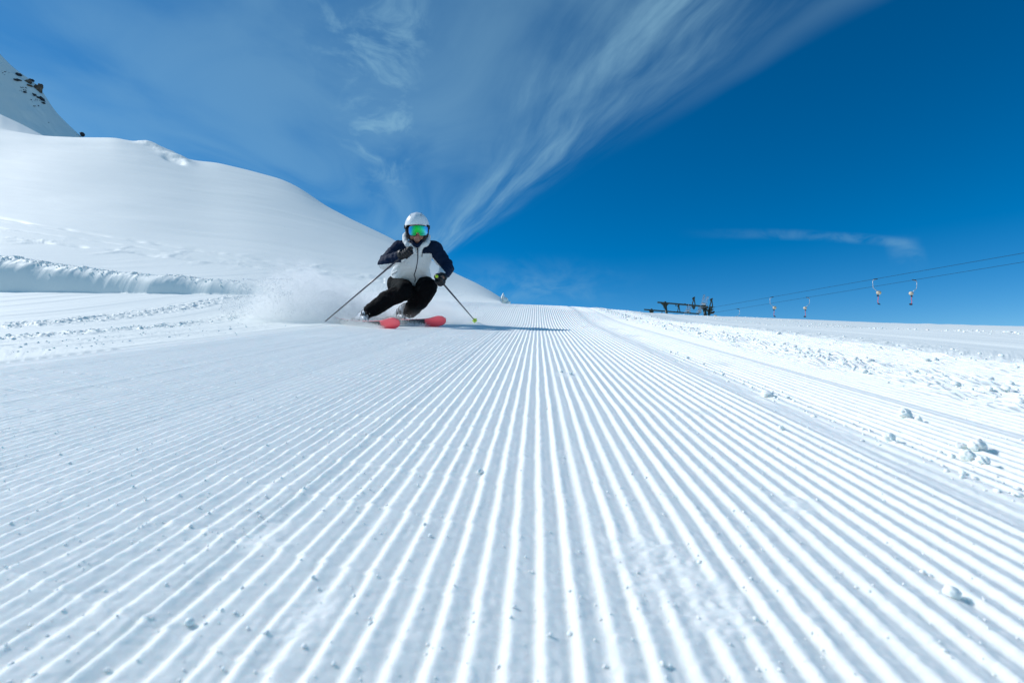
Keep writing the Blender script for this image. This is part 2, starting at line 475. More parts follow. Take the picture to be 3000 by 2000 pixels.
def piste_z(X, Y):
    X0 = strip_x(X, Y)
    z = ground_z(X, Y) * 1.0
    hop, side = chatter(X0, Y)
    wav = 0.10 * fbm(Y * 1.6, X0 * 0.9, 111, 3) + 0.035 * fbm(Y * 9, X0 * 3, 113, 2) + 0.02 * fbm(Y * 34, X0 * 30, 115, 2)
    ph = 2 * np.pi * (X0 / PITCH + wav + 0.11 * side * ss(-X0, -0.2, 0.2))
    rib = np.floor(X0 / PITCH + wav + 0.25)
    amp = 0.0025 * (0.85 + 0.35 * _h(rib, rib * 0, 9))
    # taller ribs where two comb sections meet
    seam = (np.abs(np.mod(rib, 19) - 7) < 0.5)
    amp = amp * (1 + 0.25 * seam)
    prof = np.sin(ph + 0.55 * np.sin(ph))                     # steep towards the sun, gentle in shade
    prof = np.where(prof > 0, prof ** 1.0, -np.abs(prof) ** 1.15)
    worn = 0.55 * ss(fbm(X * 2.2, Y * 2.2, 121, 4), 0.42, 0.62)
    for (wx, wy, wr) in ((0.15, 0.565, 0.055), (0.19, 0.50, 0.04), (0.215, 1.99, 0.06), (-0.18, 0.47, 0.03), (-0.30, 0.62, 0.03), (0.40, 0.72, 0.03)):
        rr_ = np.hypot(X - wx, (Y - wy) * 0.7) / wr + 0.5 * fbm(X * 30, Y * 30, 127, 3)
        worn = np.maximum(worn, 0.75 * (1 - ss(rr_, 0.6, 1.1)))
    lane = np.exp(-((X0 - 0.655) / 0.045) ** 4)               # smooth seam lane
    lane2 = np.exp(-((X0 - 1.02) / 0.022) ** 4)
    edge = ss(X0, PL + 0.03, PL + 0.22) * (1 - ss(X0, PR - 0.12, PR - 0.02))
    a = amp * (1 - 0.85 * worn) * (1 - 0.9 * lane) * (1 - 0.7 * lane2) * edge
    z = z + a * prof * (1 + 0.10 * fbm(X * 40, Y * 14, 123, 2))
    z = z + amp * 0.30 * fbm(X * 210, Y * 110, 143, 3) * np.clip(prof, 0, 1) * edge * (1 - ss(Y, 1.2, 3))
    nick = np.maximum(fbm(X * 55, Y * 40, 137, 3) - 0.22, 0)
    z = z - a * 0.55 * nick * (prof > 0)
    z = z + hop * 0.0030 * edge * (1 - lane)
    z = z - lane * 0.004 + lane * 0.0025 * fbm(X0 * 60, Y * 6, 125, 3)
    z = z + 0.0011 * fbm(X * 130, Y * 130, 131, 3) * (1 - ss(Y, 1.5, 4)) * (0.4 + worn + 0.6 * vn(X * 5, Y * 5, 133))
    z = z + worn * 0.004 * fbm(X * 18, Y * 18, 135, 3)
    z = z + 0.007 * (0.5 + vn(Y * 2, Y * 0, 139)) * np.exp(-((X0 - PL - 0.05) / 0.025) ** 2)  # little berm at the left edge
    # the pass sinks under the open snow at its rim
    rim = (1 - ss(X0, PL, PL + 0.03)) + ss(X0, PR - 0.02, PR) + ss(Y, 12.0, 12.5) + (1 - ss(Y, 0.16, 0.26))
    return z - 0.05 * np.clip(rim, 0, 1)

pr = np.concatenate([np.linspace(0.15, 0.3, 8)[:-1], dist_rows(0.3, 7.5, 680)[:-1], np.linspace(7.5, 12.55, 120)])
pc = np.arange(PL - 0.01, PR + 0.01, PITCH / 12)
Yp, Cp = np.meshgrid(pr, pc, indexing='ij')
Xp = Cp + 0.05 * Yp
piste = link('groomed_piste', grid_mesh('groomed_piste', Xp, Yp, piste_z(Xp, Yp)), M_PISTE)
tag(piste, kind='structure')
def gz(x, y):
    a = np.array([x], float); b = np.array([y], float)
    x0 = x - 0.05 * y
    if PL + .05 < x0 < PR - .05 and 0.3 < y < 12:
        return float(piste_z(a, b)[0])
    return float(ground_z(a, b)[0])
# ================================================================== FAR MOUNTAIN AND ROCKS
def mountain_mesh():
    nu, nt_ = 220, 120
    D = 420.0
    pxs = np.linspace(-900, 300, nu)
    sky_ = np.interp(pxs, [-900, -500, -200, 0, 30, 60, 100, 125, 160, 200, 240, 300],
                     [-420, -330, -60, 158, 190, 214, 240, 268, 325, 365, 402, 470])
    g = np.exp(-(np.arange(-6, 7) / 2.0) ** 2 / 2); g /= g.sum()
    sky_ = np.convolve(np.pad(sky_, 6, mode='edge'), g, mode='valid')
    tt = np.linspace(0, 1.35, nt_)
    P, T = np.meshgrid(pxs, tt, indexing='xy')
    Sk = np.broadcast_to(sky_, P.shape)
    up = np.where(T <= 1, T, 2 - T)
    # the face turns away from the sun: it recedes towards the left as it climbs
    d = D + 115 * T - 0.10 * (P - 300) * 0.6 + 10 * fbm(P / 130.0, T * 3, 201, 4) * np.clip(1 - np.abs(T - 1) * 4, 0, 1) * 0 + 6 * fbm(P / 70.0, T * 5, 203, 4) * (T < 0.95)
    rowbot = 520.0
    row = rowbot + (Sk - rowbot) * up + 2.2 * fbm(P / 30.0, T * 10, 205, 4) * (T < 0.98)
    X = (P - 1500) / F * d
    Z = CH + (HZ - row) / F * d
    return grid_mesh('mountain', X, d, Z), (pxs, sky_)
def mdepth(p, row):
    sk_ = np.interp(p, [-900, -500, -200, 0, 30, 60, 100, 125, 160, 200, 240, 300],
                    [-420, -330, -60, 158, 190, 214, 240, 268, 325, 365, 402, 470])
    T = min((520.0 - row) / (520.0 - sk_), 1.0)
    return 420 + 115 * T - 0.06 * (p - 300) + float(6 * fbm(np.array([p / 70.0]), np.array([T * 5]), 203, 4)[0]) * (T < 0.95)
_mm, _ = mountain_mesh()
mountain = link('mountain', _mm, M_SNOW)
tag(mountain, kind='structure')

M_ROCK_D = mat('dark_rock', (0.035, 0.035, 0.042), 0.9, noise=(0.35, 0.5), bump=(0.6, 0.8, 0.6))
M_ROCK_B = mat('brown_rock', (0.13, 0.10, 0.075), 0.9, noise=(0.3, 0.45), bump=(0.5, 0.9, 0.8))
_rr = random.Random(4)
def lump_bm(bm, c, rx, ry, rz, seed, sub=3, jag=0.35, rot=0.0):
    n0 = len(bm.verts)
    ret = bmesh.ops.create_icosphere(bm, subdivisions=sub, radius=1.0)
    vs = ret['verts']
    R = Matrix.Rotation(rot, 3, 'Y')
    co = np.array([v.co[:] for v in vs])
    n = fbm(co[:, 0] * 1.7 + co[:, 2] * 0.9 + seed * 3.1, co[:, 1] * 1.7 - co[:, 2] * 1.3 + seed, 301 + seed, 4)
    n2 = fbm(co[:, 0] * 4 + seed, co[:, 2] * 4 + co[:, 1] * 3, 311 + seed, 3)
    for v, a, b in zip(vs, n, n2):
        f = 1 + jag * a + jag * 0.5 * b
        p = Vector((v.co.x * rx * f, v.co.y * ry * f, v.co.z * rz * f))
        v.co = R @ p + Vector(c)
# (column, row, half width, half height, tilt, brown?, label)
ROCKS = [(111, 263, 14, 19, 0.35, 1, 'largest brown crag on the shaded snowy mountain at the upper left'),
         (82, 241, 12, 8, 0.2, 1, 'brown rock just up and left of the largest crag on the mountain'),
         (93, 236, 6, 4, 0.3, 0, 'small dark rock above the brown rock near the mountain edge'),
         (119, 252, 6, 6, 0.9, 0, 'dark rock on the mountain edge right of the largest crag'),
         (57, 220, 9, 5, 0.3, 0, 'topmost dark rock near the mountain ridge'),
         (52, 235, 9, 4, 0.2, 0, 'dark rock below the topmost one, left of the brown rocks'),
         (87, 251, 6, 3, 0.2, 1, 'flat brown rock wedged left of the largest crag'),
         (101, 278, 6, 3, 0.6, 0, 'small dark rock directly under the largest crag'),
         (123, 291, 4, 9, -0.5, 0, 'steep dark sliver of rock on the mountain edge below the crag'),
         (114, 287, 3, 4, -0.5, 0, 'small dark rock left of the steep sliver'),
         (127, 302, 3, 3, 0, 0, 'lowest small dark rock under the steep sliver'),
         (74, 271, 4, 3, 0.3, 0, 'dark rock at the foot of the scattered stones left of the crag'),
         (241, 394, 8, 6, 0.8, 0, 'dark rock where the mountain meets the hill top')]
for i, (cx, cy, hw, hh, tl, br, lab) in enumerate(ROCKS):
    d = mdepth(cx, cy) - 0.3
    bm = bmesh.new()
    c = W(cx, cy, d)
    s1 = d / F
    lump_bm(bm, (0, 0, 0), hw * s1, 2.2, hh * s1, i, 3, 0.55, tl)
    me = bpy.data.meshes.new('rock_outcrop'); bm.to_mesh(me); bm.free()
    o = link('rock_outcrop', me, M_ROCK_B if br else M_ROCK_D, smooth=False)
    o.location = c
    tag(o, lab, 'rock', 'rocks on the mountain')
# scattered stones too small to count
bm = bmesh.new()
for i in range(46):
    if i < 22: cx, cy = 58 + _rr.random() * 20, 255 + _rr.random() * 18
    elif i < 34: cx, cy = 90 + _rr.random() * 32, 288 + _rr.random() * 24
    elif i < 42: cx, cy = 5 + _rr.random() * 22, 208 + _rr.random() * 12
    else: cx, cy = 143 + _rr.random() * 4, 358 + _rr.random() * 2
    r_ = (0.4 + _rr.random() * 1.1) * 0.30
    c = W(cx, cy, mdepth(cx, cy) - 0.2)
    lump_bm(bm, c, r_ * 1.6, 0.8, r_, 20 + i, 1, 0.4, 0.4)
me = bpy.data.meshes.new('scattered_stones'); bm.to_mesh(me); bm.free()
o = link('scattered_stones', me, M_ROCK_D, smooth=False)
tag(o, 'tiny dark stones scattered over the mountain snow', 'stones', kind='stuff')

# small sunlit shoulder between mountain and hill, far left
nu, nt_ = 120, 40
pxs = np.linspace(-900, 175, nu); T = np.linspace(0, 1.4, nt_)
P, TT = np.meshgrid(pxs, T)
sk = np.interp(P, [-900, -300, 0, 60, 125, 175], [120, 260, 334, 362, 396, 424])
d = 150 + 170 * TT + 0.01 * P
row = 470 + (sk - 470) * np.where(TT <= 1, TT, 2 - TT) + 1.2 * fbm(P / 18.0, TT * 6, 221, 4) * (TT < 0.98)
Zs = CH + (HZ - row) / F * d
sh = link('snow_shoulder', grid_mesh('snow_shoulder', (P - 1500) / F * d, d, Zs), M_SNOW)
tag(sh, kind='structure')

# little wind-carved snow pinnacle where the hill meets the piste
bm = bmesh.new()
for (cx, cy, hw, hh, j) in ((1473, 872, 5, 12, 1), (1479, 880, 9, 9, 2), (1468, 880, 6, 7, 3), (1488, 887, 9, 6, 4)):
    lump_bm(bm, W(cx, cy, 33), hw * 33 / F, 0.2, hh * 33 / F, j, 3, 0.4)
me = bpy.data.meshes.new('snow_pinnacle'); bm.to_mesh(me); bm.free()
o = link('snow_pinnacle', me, M_CLOD)
tag(o, 'small upright snow pinnacle at the lower end of the hill skyline', 'snow lump')

# ================================================================== LOOSE SNOW
ICO = {}
def ico(sub):
    if sub not in ICO:
        b = bmesh.new(); bmesh.ops.create_icosphere(b, subdivisions=sub, radius=1.0)
        b.verts.ensure_lookup_table()
        ICO[sub] = (np.array([v.co[:] for v in b.verts]), np.array([[v.index for v in f.verts] for f in b.faces]))
        b.free()
    return ICO[sub]

def scatter_mesh(name, pts, radii, sub, seed, jag=0.3, flat=0.8, stretch=0.35):
    V, Fc = ico(sub)
    rg = np.random.default_rng(seed)
    n = len(pts); nv = len(V); nf = len(Fc)
    # a dozen lumpy prototypes, turned and scaled at random
    protos = []
    for i in range(12):
        f = 1 + jag * fbm(V[:, 0] * 1.3 + i * 7 + V[:, 2], V[:, 1] * 1.3 + V[:, 2] * 1.1 + i, 400 + i, 3) + 0.4 * jag * rg.uniform(-1, 1, nv)
        protos.append(V * f[:, None])
    protos = np.array(protos)
    pid = rg.integers(0, 12, n)
    base = protos[pid]
    an = rg.uniform(0, 2 * np.pi, n)
    sc = np.stack([1 + stretch * rg.uniform(-1, 1, n), 1 + stretch * rg.uniform(-1, 1, n), flat * (1 + 0.25 * rg.uniform(-1, 1, n))], 1)
    b = base * sc[:, None, :]
    x = b[..., 0] * np.cos(an)[:, None] - b[..., 1] * np.sin(an)[:, None]
    y = b[..., 0] * np.sin(an)[:, None] + b[..., 1] * np.cos(an)[:, None]
    co = np.stack([x, y, b[..., 2]], -1) * radii[:, None, None] + pts[:, None, :]
    me = bpy.data.meshes.new(name)
    me.vertices.add(n * nv)
    me.vertices.foreach_set('co', co.astype(np.float32).ravel())
    idx = (Fc[None] + (np.arange(n) * nv)[:, None, None]).astype(np.int32)
    me.loops.add(n * nf * 3); me.loops.foreach_set('vertex_index', idx.ravel())
    me.polygons.add(n * nf); me.polygons.foreach_set('loop_start', np.arange(n * nf, dtype=np.int32) * 3)
    me.update(calc_edges=True)
    return me

def surf(x, y):
    x0 = x - 0.05 * y
    a = ground_z(x, y)
    inp = (x0 > PL + .04) & (x0 < PR - .03) & (y > 0.3) & (y < 12)
    r_ = a.copy()
    if inp.any():
        r_[inp] = piste_z(x[inp], y[inp])
    return r_

rg = np.random.default_rng(11)
# crumbs lying on the corduroy close to the camera: thick on the left, thin on the right
n = 13000
y = 0.30 + 2.6 * rg.random(n) ** 2.2
x = (rg.random(n) * 2 - 1) * (y * 1.04 + 0.05)
x0 = x - 0.05 * y
dens = 0.18 + 0.75 * ss(fbm(x * 3.1, y * 3.1, 501, 3), -0.1, 0.5) * (1 - 0.85 * ss(x0, 0.0, 0.3)) * (1 - ss(y, 0.9, 1.5) * 0.8)
# they collect on the shaded flank just beside a rib
keep = (rg.random(n) < dens) & (x0 < PR - 0.02) & (x0 > PL + .05)
x, y, x0 = x[keep], y[keep], x0[keep]
r_ = np.exp(rg.normal(np.log(0.0009), 0.45, len(x)))
r_ = np.minimum(r_, 0.0022)
z = surf(x, y) + r_ * 0.45
o = link('snow_crumbs', scatter_mesh('snow_crumbs', np.stack([x, y, z], 1), r_, 2, 1, 0.25, 0.85), M_CLOD)
tag(o, 'small snow crumbs scattered over the corduroy ribs', 'snow crumbs', kind='stuff')
# rubble in the broken strips either side
pts = []; rad_ = []
for (c, hw, a, y0, sd_) in ROUGH:
    m_ = 1500 if sd_ in (61, 64, 65) else 600
    yy_ = max(y0, 0.6) + (22 - max(y0, 0.6)) * rg.random(m_) ** 1.7
    cx = c + 0.35 * hw * fbm(yy_ * 0.5, yy_ * 0 + 2, sd_, 3)
    xx_ = cx + hw * 0.75 * rg.normal(0, 0.6, m_) + 0.05 * yy_
    rr_ = np.exp(rg.normal(np.log(0.0042), 0.6, m_)) * (1 + 0.08 * yy_) * (0.55 if a < 0.006 else 1.0)
    ok = np.abs(xx_) < 1.3 * yy_ + 0.3
    pts.append(np.stack([xx_[ok], yy_[ok], np.zeros(ok.sum())], 1)); rad_.append(rr_[ok])
# crumbling along the lip of the bank and down its face
m_ = 1500
uu = -1.15 + 0.62 * rg.random(m_)
dd = 10.55 + 0.50 * np.interp(uu, UT, T_Hb) + rg.normal(0, 0.13, m_)
pts.append(np.stack([uu * dd, dd, np.zeros(m_)], 1)); rad_.append(np.exp(rg.normal(np.log(0.011), 0.5, m_)))
# a broken edge by the seam lane
m_ = 260
yy_ = 0.5 + 2.5 * rg.random(m_) ** 1.5
pts.append(np.stack([0.72 + 0.02 * rg.normal(0, 1, m_) + 0.05 * yy_, yy_, np.zeros(m_)], 1)); rad_.append(np.exp(rg.normal(np.log(0.0028), 0.5, m_)))
P = np.concatenate(pts); R_ = np.minimum(np.concatenate(rad_) * 0.85, 0.016)
P[:, 2] = surf(P[:, 0], P[:, 1]) + R_ * 0.25
o = link('snow_rubble', scatter_mesh('snow_rubble', P, R_, 2, 2, 0.45, 0.75), M_CLOD)
tag(o, 'broken snow rubble along the trampled strips and the bank', 'snow rubble', kind='stuff')

# the few blocks one can pick out
CLODS = [(2788, 1745, 0.0125, 'round snow ball resting on the ribs at the lower right'),
         (2650, 1222, 0.022, 'angular snow block beyond the smooth seam lane on the right'),
         (2690, 1232, 0.012, 'smaller snow block just right of the angular block'),
         (2860, 1318, 0.022, 'tall snow block beside the broken strip at the right edge'),
         (2835, 1345, 0.018, 'snow block lying left of the tall block'),
         (2815, 1312, 0.013, 'small snow block up and left of the tall block'),
         (2880, 1360, 0.015, 'snow chunk lying right of the tall block'),
         (1672, 1098, 0.012, 'snow chip standing in the broken patch on the central ribs'),
         (1645, 1092, 0.010, 'small chip at the left end of the broken patch on the central ribs'),
         (1408, 1382, 0.0085, 'flat snow flake lying across a rib near the centre'),
         (555, 1825, 0.0062, 'small snow ball in a groove at the lower left'),
         (2290, 1260, 0.010, 'lone snow crumb beside the seam lane'),
         (2605, 1290, 0.016, 'dark-sided snow chunk left of the tall block group')]
for i, (cx, cy, r0, lab) in enumerate(CLODS):
    d = 435.0 / (cy - HZ)
    xx = (cx - 1500) / F * d
    r0 *= 0.64
    bm = bmesh.new()
    lump_bm(bm, (0, 0, 0), r0, r0 * 0.9, r0 * 0.85, 40 + i, 4, 0.22 if i in (0, 10) else 0.5, 0.3)
    me = bpy.data.meshes.new('snow_clod'); bm.to_mesh(me); bm.free()
    o = link('snow_clod', me, M_CLOD)
    o.location = (xx, d, gz(xx, d) + r0 * 0.45)
    tag(o, lab, 'snow clod', 'separate snow clods on the piste')
# ================================================================== THE SKIER
from mathutils.bvhtree import BVHTree
M_SKIN = mat('skin', (0.52, 0.25, 0.17), 0.55)
M_STUB = mat('stubble_skin', (0.30, 0.155, 0.11), 0.7)
M_LIP = mat('lip', (0.42, 0.16, 0.14), 0.5)
M_NAVY = mat('navy_fabric', (0.005, 0.015, 0.042), 0.75, spec=0.12, bump=(60, 0.3, 0.004))
M_WHITE = mat('white_fabric', (0.70, 0.74, 0.75), 0.7, spec=0.2, bump=(45, 0.35, 0.004))
M_BLACK = mat('black_fabric', (0.0035, 0.004, 0.005), 0.8, spec=0.06, bump=(50, 0.3, 0.004))
M_CHAR = mat('charcoal_fabric', (0.013, 0.016, 0.017), 0.8, spec=0.05, bump=(50, 0.3, 0.004))
M_GLOVE = mat('black_leather', (0.005, 0.006, 0.008), 0.45, spec=0.35)
M_HELM = mat('white_shell', (0.82, 0.85, 0.87), 0.28, coat=0.4)
M_PAD = mat('black_padding', (0.012, 0.012, 0.015), 0.8)
M_PLAST = mat('black_plastic', (0.015, 0.015, 0.018), 0.4)
M_BOOT = mat('boot_plastic', (0.60, 0.66, 0.71), 0.3, coat=0.3)
M_METAL = mat('grey_metal', (0.35, 0.36, 0.38), 0.35, metal=0.9)
M_LIME = mat('lime_plastic', (0.52, 0.78, 0.03), 0.4)
M_RED = mat('coral_red_base', (1.0, 0.13, 0.165), 0.3)
M_GREY = mat('dark_grey_base', (0.055, 0.06, 0.065), 0.35)
M_SHAFT = mat('dark_shaft', (0.045, 0.040, 0.055), 0.3, spec=0.6)

def lens_mat():
    """mirror coating: green in the middle turning blue to the sides"""
    m_ = bpy.data.materials.new('mirror_lens')
    m_.use_nodes = True
    k_ = NT(m_.node_tree)
    b = m_.node_tree.nodes['Principled BSDF']
    tcn = k_.n('ShaderNodeTexCoord')
    gx, gy, gz_ = k_.sep(tcn.outputs['Generated'])
    cr = k_.n('ShaderNodeValToRGB')
    m_.node_tree.links.new(gx, cr.inputs[0])
    e = cr.color_ramp
    pts_ = [(0.0, (0.06, 0.30, 0.75)), (0.14, (0.02, 0.38, 0.62)), (0.26, (0.01, 0.55, 0.22)), (0.42, (0.01, 0.72, 0.04)),
            (0.62, (0.01, 0.70, 0.16)), (0.80, (0.02, 0.60, 0.50)), (0.93, (0.14, 0.50, 0.90)), (1.0, (0.10, 0.34, 0.80))]
    e.elements[0].position, e.elements[0].color = pts_[0][0], (*pts_[0][1], 1)
    e.elements[1].position, e.elements[1].color = pts_[-1][0], (*pts_[-1][1], 1)
    for p, c in pts_[1:-1]:
        q = e.elements.new(p); q.color = (*c, 1)
    m_.node_tree.links.new(cr.outputs[0], b.inputs['Base Color'])
    b.inputs['Metallic'].default_value = 0.55
    b.inputs['Roughness'].default_value = 0.12
    b.inputs['Coat Weight'].default_value = 0.3
    return m_
M_LENS = lens_mat()

# ---- shape helpers (world coordinates)
def bm_ball(bm, c, r, R=None, sub=3):
    if not hasattr(r, '__len__'): r = (r, r, r)
    M = Matrix.Translation(Vector(c)) @ (R.to_4x4() if R else Matrix()) @ Matrix.Diagonal((*r, 1))
    bmesh.ops.create_icosphere(bm, subdivisions=sub, radius=1.0, matrix=M)

def bm_cone(bm, p, q, r1, r2, seg=20):
    p = Vector(p); q = Vector(q)
    d = q - p
    M = Matrix.Translation((p + q) / 2) @ d.to_track_quat('Z', 'Y').to_matrix().to_4x4()
    bmesh.ops.create_cone(bm, cap_ends=True, segments=seg, radius1=r1, radius2=r2, depth=d.length, matrix=M)

def chain(bm, pts_, rs, sub=3, seg=20):
    for i, (p, r_) in enumerate(zip(pts_, rs)):
        bm_ball(bm, p, r_, sub=sub)
        if i:
            bm_cone(bm, pts_[i - 1], p, rs[i - 1], r_, seg)

def loft(bm, secs, seg=36):
    """secs: (centre, half side, half depth, side dir, depth dir)"""
    rings = []
    for (c, a, b, sdv, ddv) in secs:
        rings.append([bm.verts.new(Vector(c) + sdv * (a * math.cos(2 * math.pi * i / seg)) + ddv * (b * math.sin(2 * math.pi * i / seg))) for i in range(seg)])
    for r1, r2 in zip(rings, rings[1:]):
        for i in range(seg):
            bm.faces.new((r1[i], r1[(i + 1) % seg], r2[(i + 1) % seg], r2[i]))
    bm.faces.new(rings[0][::-1]); bm.faces.new(rings[-1])

def bm_box(bm, c, h, R):
    M = Matrix.Translation(Vector(c)) @ R.to_4x4() @ Matrix.Diagonal((h[0] * 2, h[1] * 2, h[2] * 2, 1))
    r_ = bmesh.ops.create_cube(bm, size=1.0, matrix=M)
    return r_['verts']

def fuse(name, bm, voxel, it=6, disp=None):
    """one continuous skin over overlapping shapes"""
    me = bpy.data.meshes.new(name)
    bmesh.ops.recalc_face_normals(bm, faces=bm.faces[:])
    bm.to_mesh(me); bm.free()
    o = bpy.data.objects.new('tmp', me); C.objects.link(o)
    m1 = o.modifiers.new('r', 'REMESH'); m1.mode = 'VOXEL'; m1.voxel_size = voxel
    m2 = o.modifiers.new('s', 'SMOOTH'); m2.factor = 0.6; m2.iterations = it
    dg = bpy.context.evaluated_depsgraph_get()
    dg.update()
    out = bpy.data.meshes.new_from_object(o.evaluated_get(dg))
    bpy.data.objects.remove(o)
    out.name = name
    if disp is not None:
        n = len(out.vertices)
        co = np.empty(n * 3); out.vertices.foreach_get('co', co); co = co.reshape(-1, 3)
        no = np.empty(n * 3); out.vertices.foreach_get('normal', no); no = no.reshape(-1, 3)
        co += no * disp(co)[:, None]
        out.vertices.foreach_set('co', co.ravel()); out.update()
    return out

def face_mats(me, fn):
    n = len(me.polygons)
    c = np.empty(n * 3); me.polygons.foreach_get('center', c); c = c.reshape(-1, 3)
    no = np.empty(n * 3); me.polygons.foreach_get('normal', no); no = no.reshape(-1, 3)
    me.polygons.foreach_set('material_index', fn(c, no).astype(np.int32))

def rowcol(c):
    return 1500 + c[:, 0] / c[:, 1] * F, HZ - (c[:, 2] - CH) / c[:, 1] * F

def seg_dist(c, p, q):
    p = np.array(p); q = np.array(q); d = q - p
    t_ = np.clip(((c - p) @ d) / (d @ d), 0, 1)
    return np.linalg.norm(c - (p + t_[:, None] * d), axis=1)

UPV = Vector((0, 0, 1))
# joints
hipC = W(1203, 824, 6.0)
hip1, knee1, ank1 = W(1170, 828, 5.97), W(1176, 853, 5.58), W(1082, 912, 5.79)
hip2, knee2, ank2 = W(1236, 826, 6.02), W(1252, 843, 5.68), W(1190, 918, 6.02)
sh1, el1, ha1 = W(1171, 727, 5.68), W(1127, 771, 5.48), W(1193, 741, 5.30)
sh2, el2, ha2 = W(1273, 728, 5.66), W(1311, 783, 5.58), W(1293, 815, 5.27)
neck, head = W(1222, 712, 5.60), W(1222, 666, 5.50)
person = empty('person', (-1.36, 5.86, 0.0))
tag(person, 'skier in white helmet, green goggles, navy and white jacket and black trousers, leaning', 'person')

spine = (neck - hipC).normalized()
SD = Vector((1, 0, 0.02)).normalized()
DD = spine.cross(SD).normalized() * -1
# ---- body: one continuous figure under the clothes
bm = bmesh.new()
bm_ball(bm, W(1222, 662, 5.50), (0.078, 0.096, 0.100))
bm_ball(bm, W(1222, 684, 5.455), (0.064, 0.072, 0.066))
bm_ball(bm, W(1222, 700, 5.425), (0.036, 0.036, 0.030))
bm_ball(bm, W(1208, 694, 5.46), (0.024, 0.04, 0.028)); bm_ball(bm, W(1236, 694, 5.46), (0.024, 0.04, 0.028))
chain(bm, [W(1222, 672, 5.395), W(1222, 682, 5.365)], [0.010, 0.0155], 2)
bm_ball(bm, W(1219, 683, 5.372), (0.008, 0.010, 0.007)); bm_ball(bm, W(1225, 683, 5.372), (0.008, 0.010, 0.007))
bm_ball(bm, W(1222, 691.8, 5.392), (0.023, 0.012, 0.0065)); bm_ball(bm, W(1222, 695.2, 5.392), (0.020, 0.012, 0.007))
bm_ball(bm, W(1222, 703, 5.405), (0.018, 0.016, 0.014))
for ex in (1213.5, 1230.5):
    bm_ball(bm, W(ex, 671, 5.405), (0.014, 0.012, 0.010))
for ex in (1200.5, 1243.5):
    bm_ball(bm, W(ex, 674, 5.50), (0.012, 0.022, 0.032))
chain(bm, [W(1222, 690, 5.53), neck, W(1220, 735, 5.68)], [0.055, 0.06, 0.09])
chain(bm, [W(1218, 745, 5.70), W(1210, 785, 5.82), hipC], [0.12, 0.115, 0.13])
chain(bm, [W(1200, 728, 5.68), sh1, el1, ha1], [0.08, 0.055, 0.042, 0.03])
chain(bm, [W(1245, 728, 5.68), sh2, el2, ha2], [0.08, 0.055, 0.042, 0.03])
chain(bm, [hipC, hip1, knee1, ank1], [0.12, 0.09, 0.065, 0.045])
chain(bm, [hipC, hip2, knee2, ank2], [0.12, 0.09, 0.065, 0.045])
me = fuse('body', bm, 0.0045, 3)
body = link('body', me, [M_SKIN, M_STUB, M_LIP], person)
def body_m(c, no):
    c = c + np.array(person.location)
    x, y = rowcol(c)
    lip = (np.abs(x - 1222) < 6.2) & (y > 690.2) & (y < 696.8) & (c[:, 1] < 5.40)
    st = (y > 687.5) & ~((np.abs(x - 1222) > 12) & (y < 692))
    st = st | ((y > 684) & (np.abs(x - 1222) > 17))
    return np.where(lip, 2, np.where(st & (c[:, 1] < 5.6), 1, 0))
face_mats(me, body_m)

# ---- jacket
bm = bmesh.new()
secs = []
for (cx, cy, d, a, b) in ((1203, 828, 5.94, .235, .15), (1203, 812, 5.90, .238, .155), (1204, 790, 5.84, .215, .150), (1211, 762, 5.74, .198, .148),
                          (1220, 738, 5.68, .188, .135), (1222, 720, 5.64, .150, .110), (1222, 710, 5.61, .085, .085)):
    secs.append((W(cx, cy, d), a, b, SD, DD))
loft(bm, secs)
def quilt(p, q, r1, r2, n, amp):
    ps = []; rs = []
    for i in range(n + 1):
        t_ = i / n
        ps.append(p.lerp(q, t_)); rs.append(r1 + (r2 - r1) * t_ + amp * (1 if i % 2 else -1))
    return ps, rs
for (s0, s1, s2) in ((sh1, el1, ha1), (sh2, el2, ha2)):
    inner = Vector((-1.03 if s0 is sh2 else -1.08, 5.68, s0.z + 0.0))
    chain(bm, [inner, s0], [0.085, 0.088])
    a, b = quilt(s0, s1, 0.086, 0.075, 8, 0.003); chain(bm, a, b)
    wr = s2 + (s1 - s2).normalized() * 0.075
    a, b = quilt(s1, wr, 0.075, 0.056, 8, 0.003); chain(bm, a, b)
def jdisp(c):
    f = 0.010 * fbm(c[:, 0] * 14 + c[:, 2] * 5, c[:, 2] * 22 + c[:, 1] * 9, 601, 4)
    f += 0.004 * fbm(c[:, 0] * 40 + c[:, 2] * 20, c[:, 2] * 50 - c[:, 0] * 20, 603, 3)
    return f
me = fuse('jacket', bm, 0.0055, 4, jdisp)
jme = me
jb = BVHTree.FromPolygons([v.co.copy() for v in me.vertices], [p.vertices[:] for p in me.polygons])
jacket = link('jacket', me, [M_WHITE, M_NAVY], person)
def jac_m(c, no):
    c = c + np.array(person.location)
    x, y = rowcol(c)
    da = np.minimum(seg_dist(c, sh1, el1), seg_dist(c, el1, ha1))
    db = np.minimum(seg_dist(c, sh2, el2), seg_dist(c, el2, ha2))
    up1 = seg_dist(c, sh1, el1) < seg_dist(c, el1, ha1)
    up2 = seg_dist(c, sh2, el2) < seg_dist(c, el2, ha2)
    arm1 = (da < 0.097) & (x < 1181 + np.clip((y - 735) * -0.2, -5, 8))
    arm2 = (db < 0.097) & (x > 1262 + np.clip((y - 735) * 0.25, 0, 60))
    # white panel under each sleeve
    under1 = (y > 776 - (x - 1110) * 0.12) & (x < 1185)
    under2 = (y > 755) & (x < 1262 + (y - 755) * 0.86 + 6) & (y < 800)
    zip_x = 1222
    half = 13 + np.clip((745 - y) * 0.05, -1, 3)
    yoke = (y < 742.5) & (np.abs(x - zip_x - 1) > half)
    yoke = yoke | ((y < 706) & (c[:, 1] > 5.64))
    sleeve = (arm1 & ~under1) | (arm2 & ~under2)
    back = (c[:, 1] > 5.72) & (y < 742)
    return np.where(sleeve | yoke | back, 1, 0)
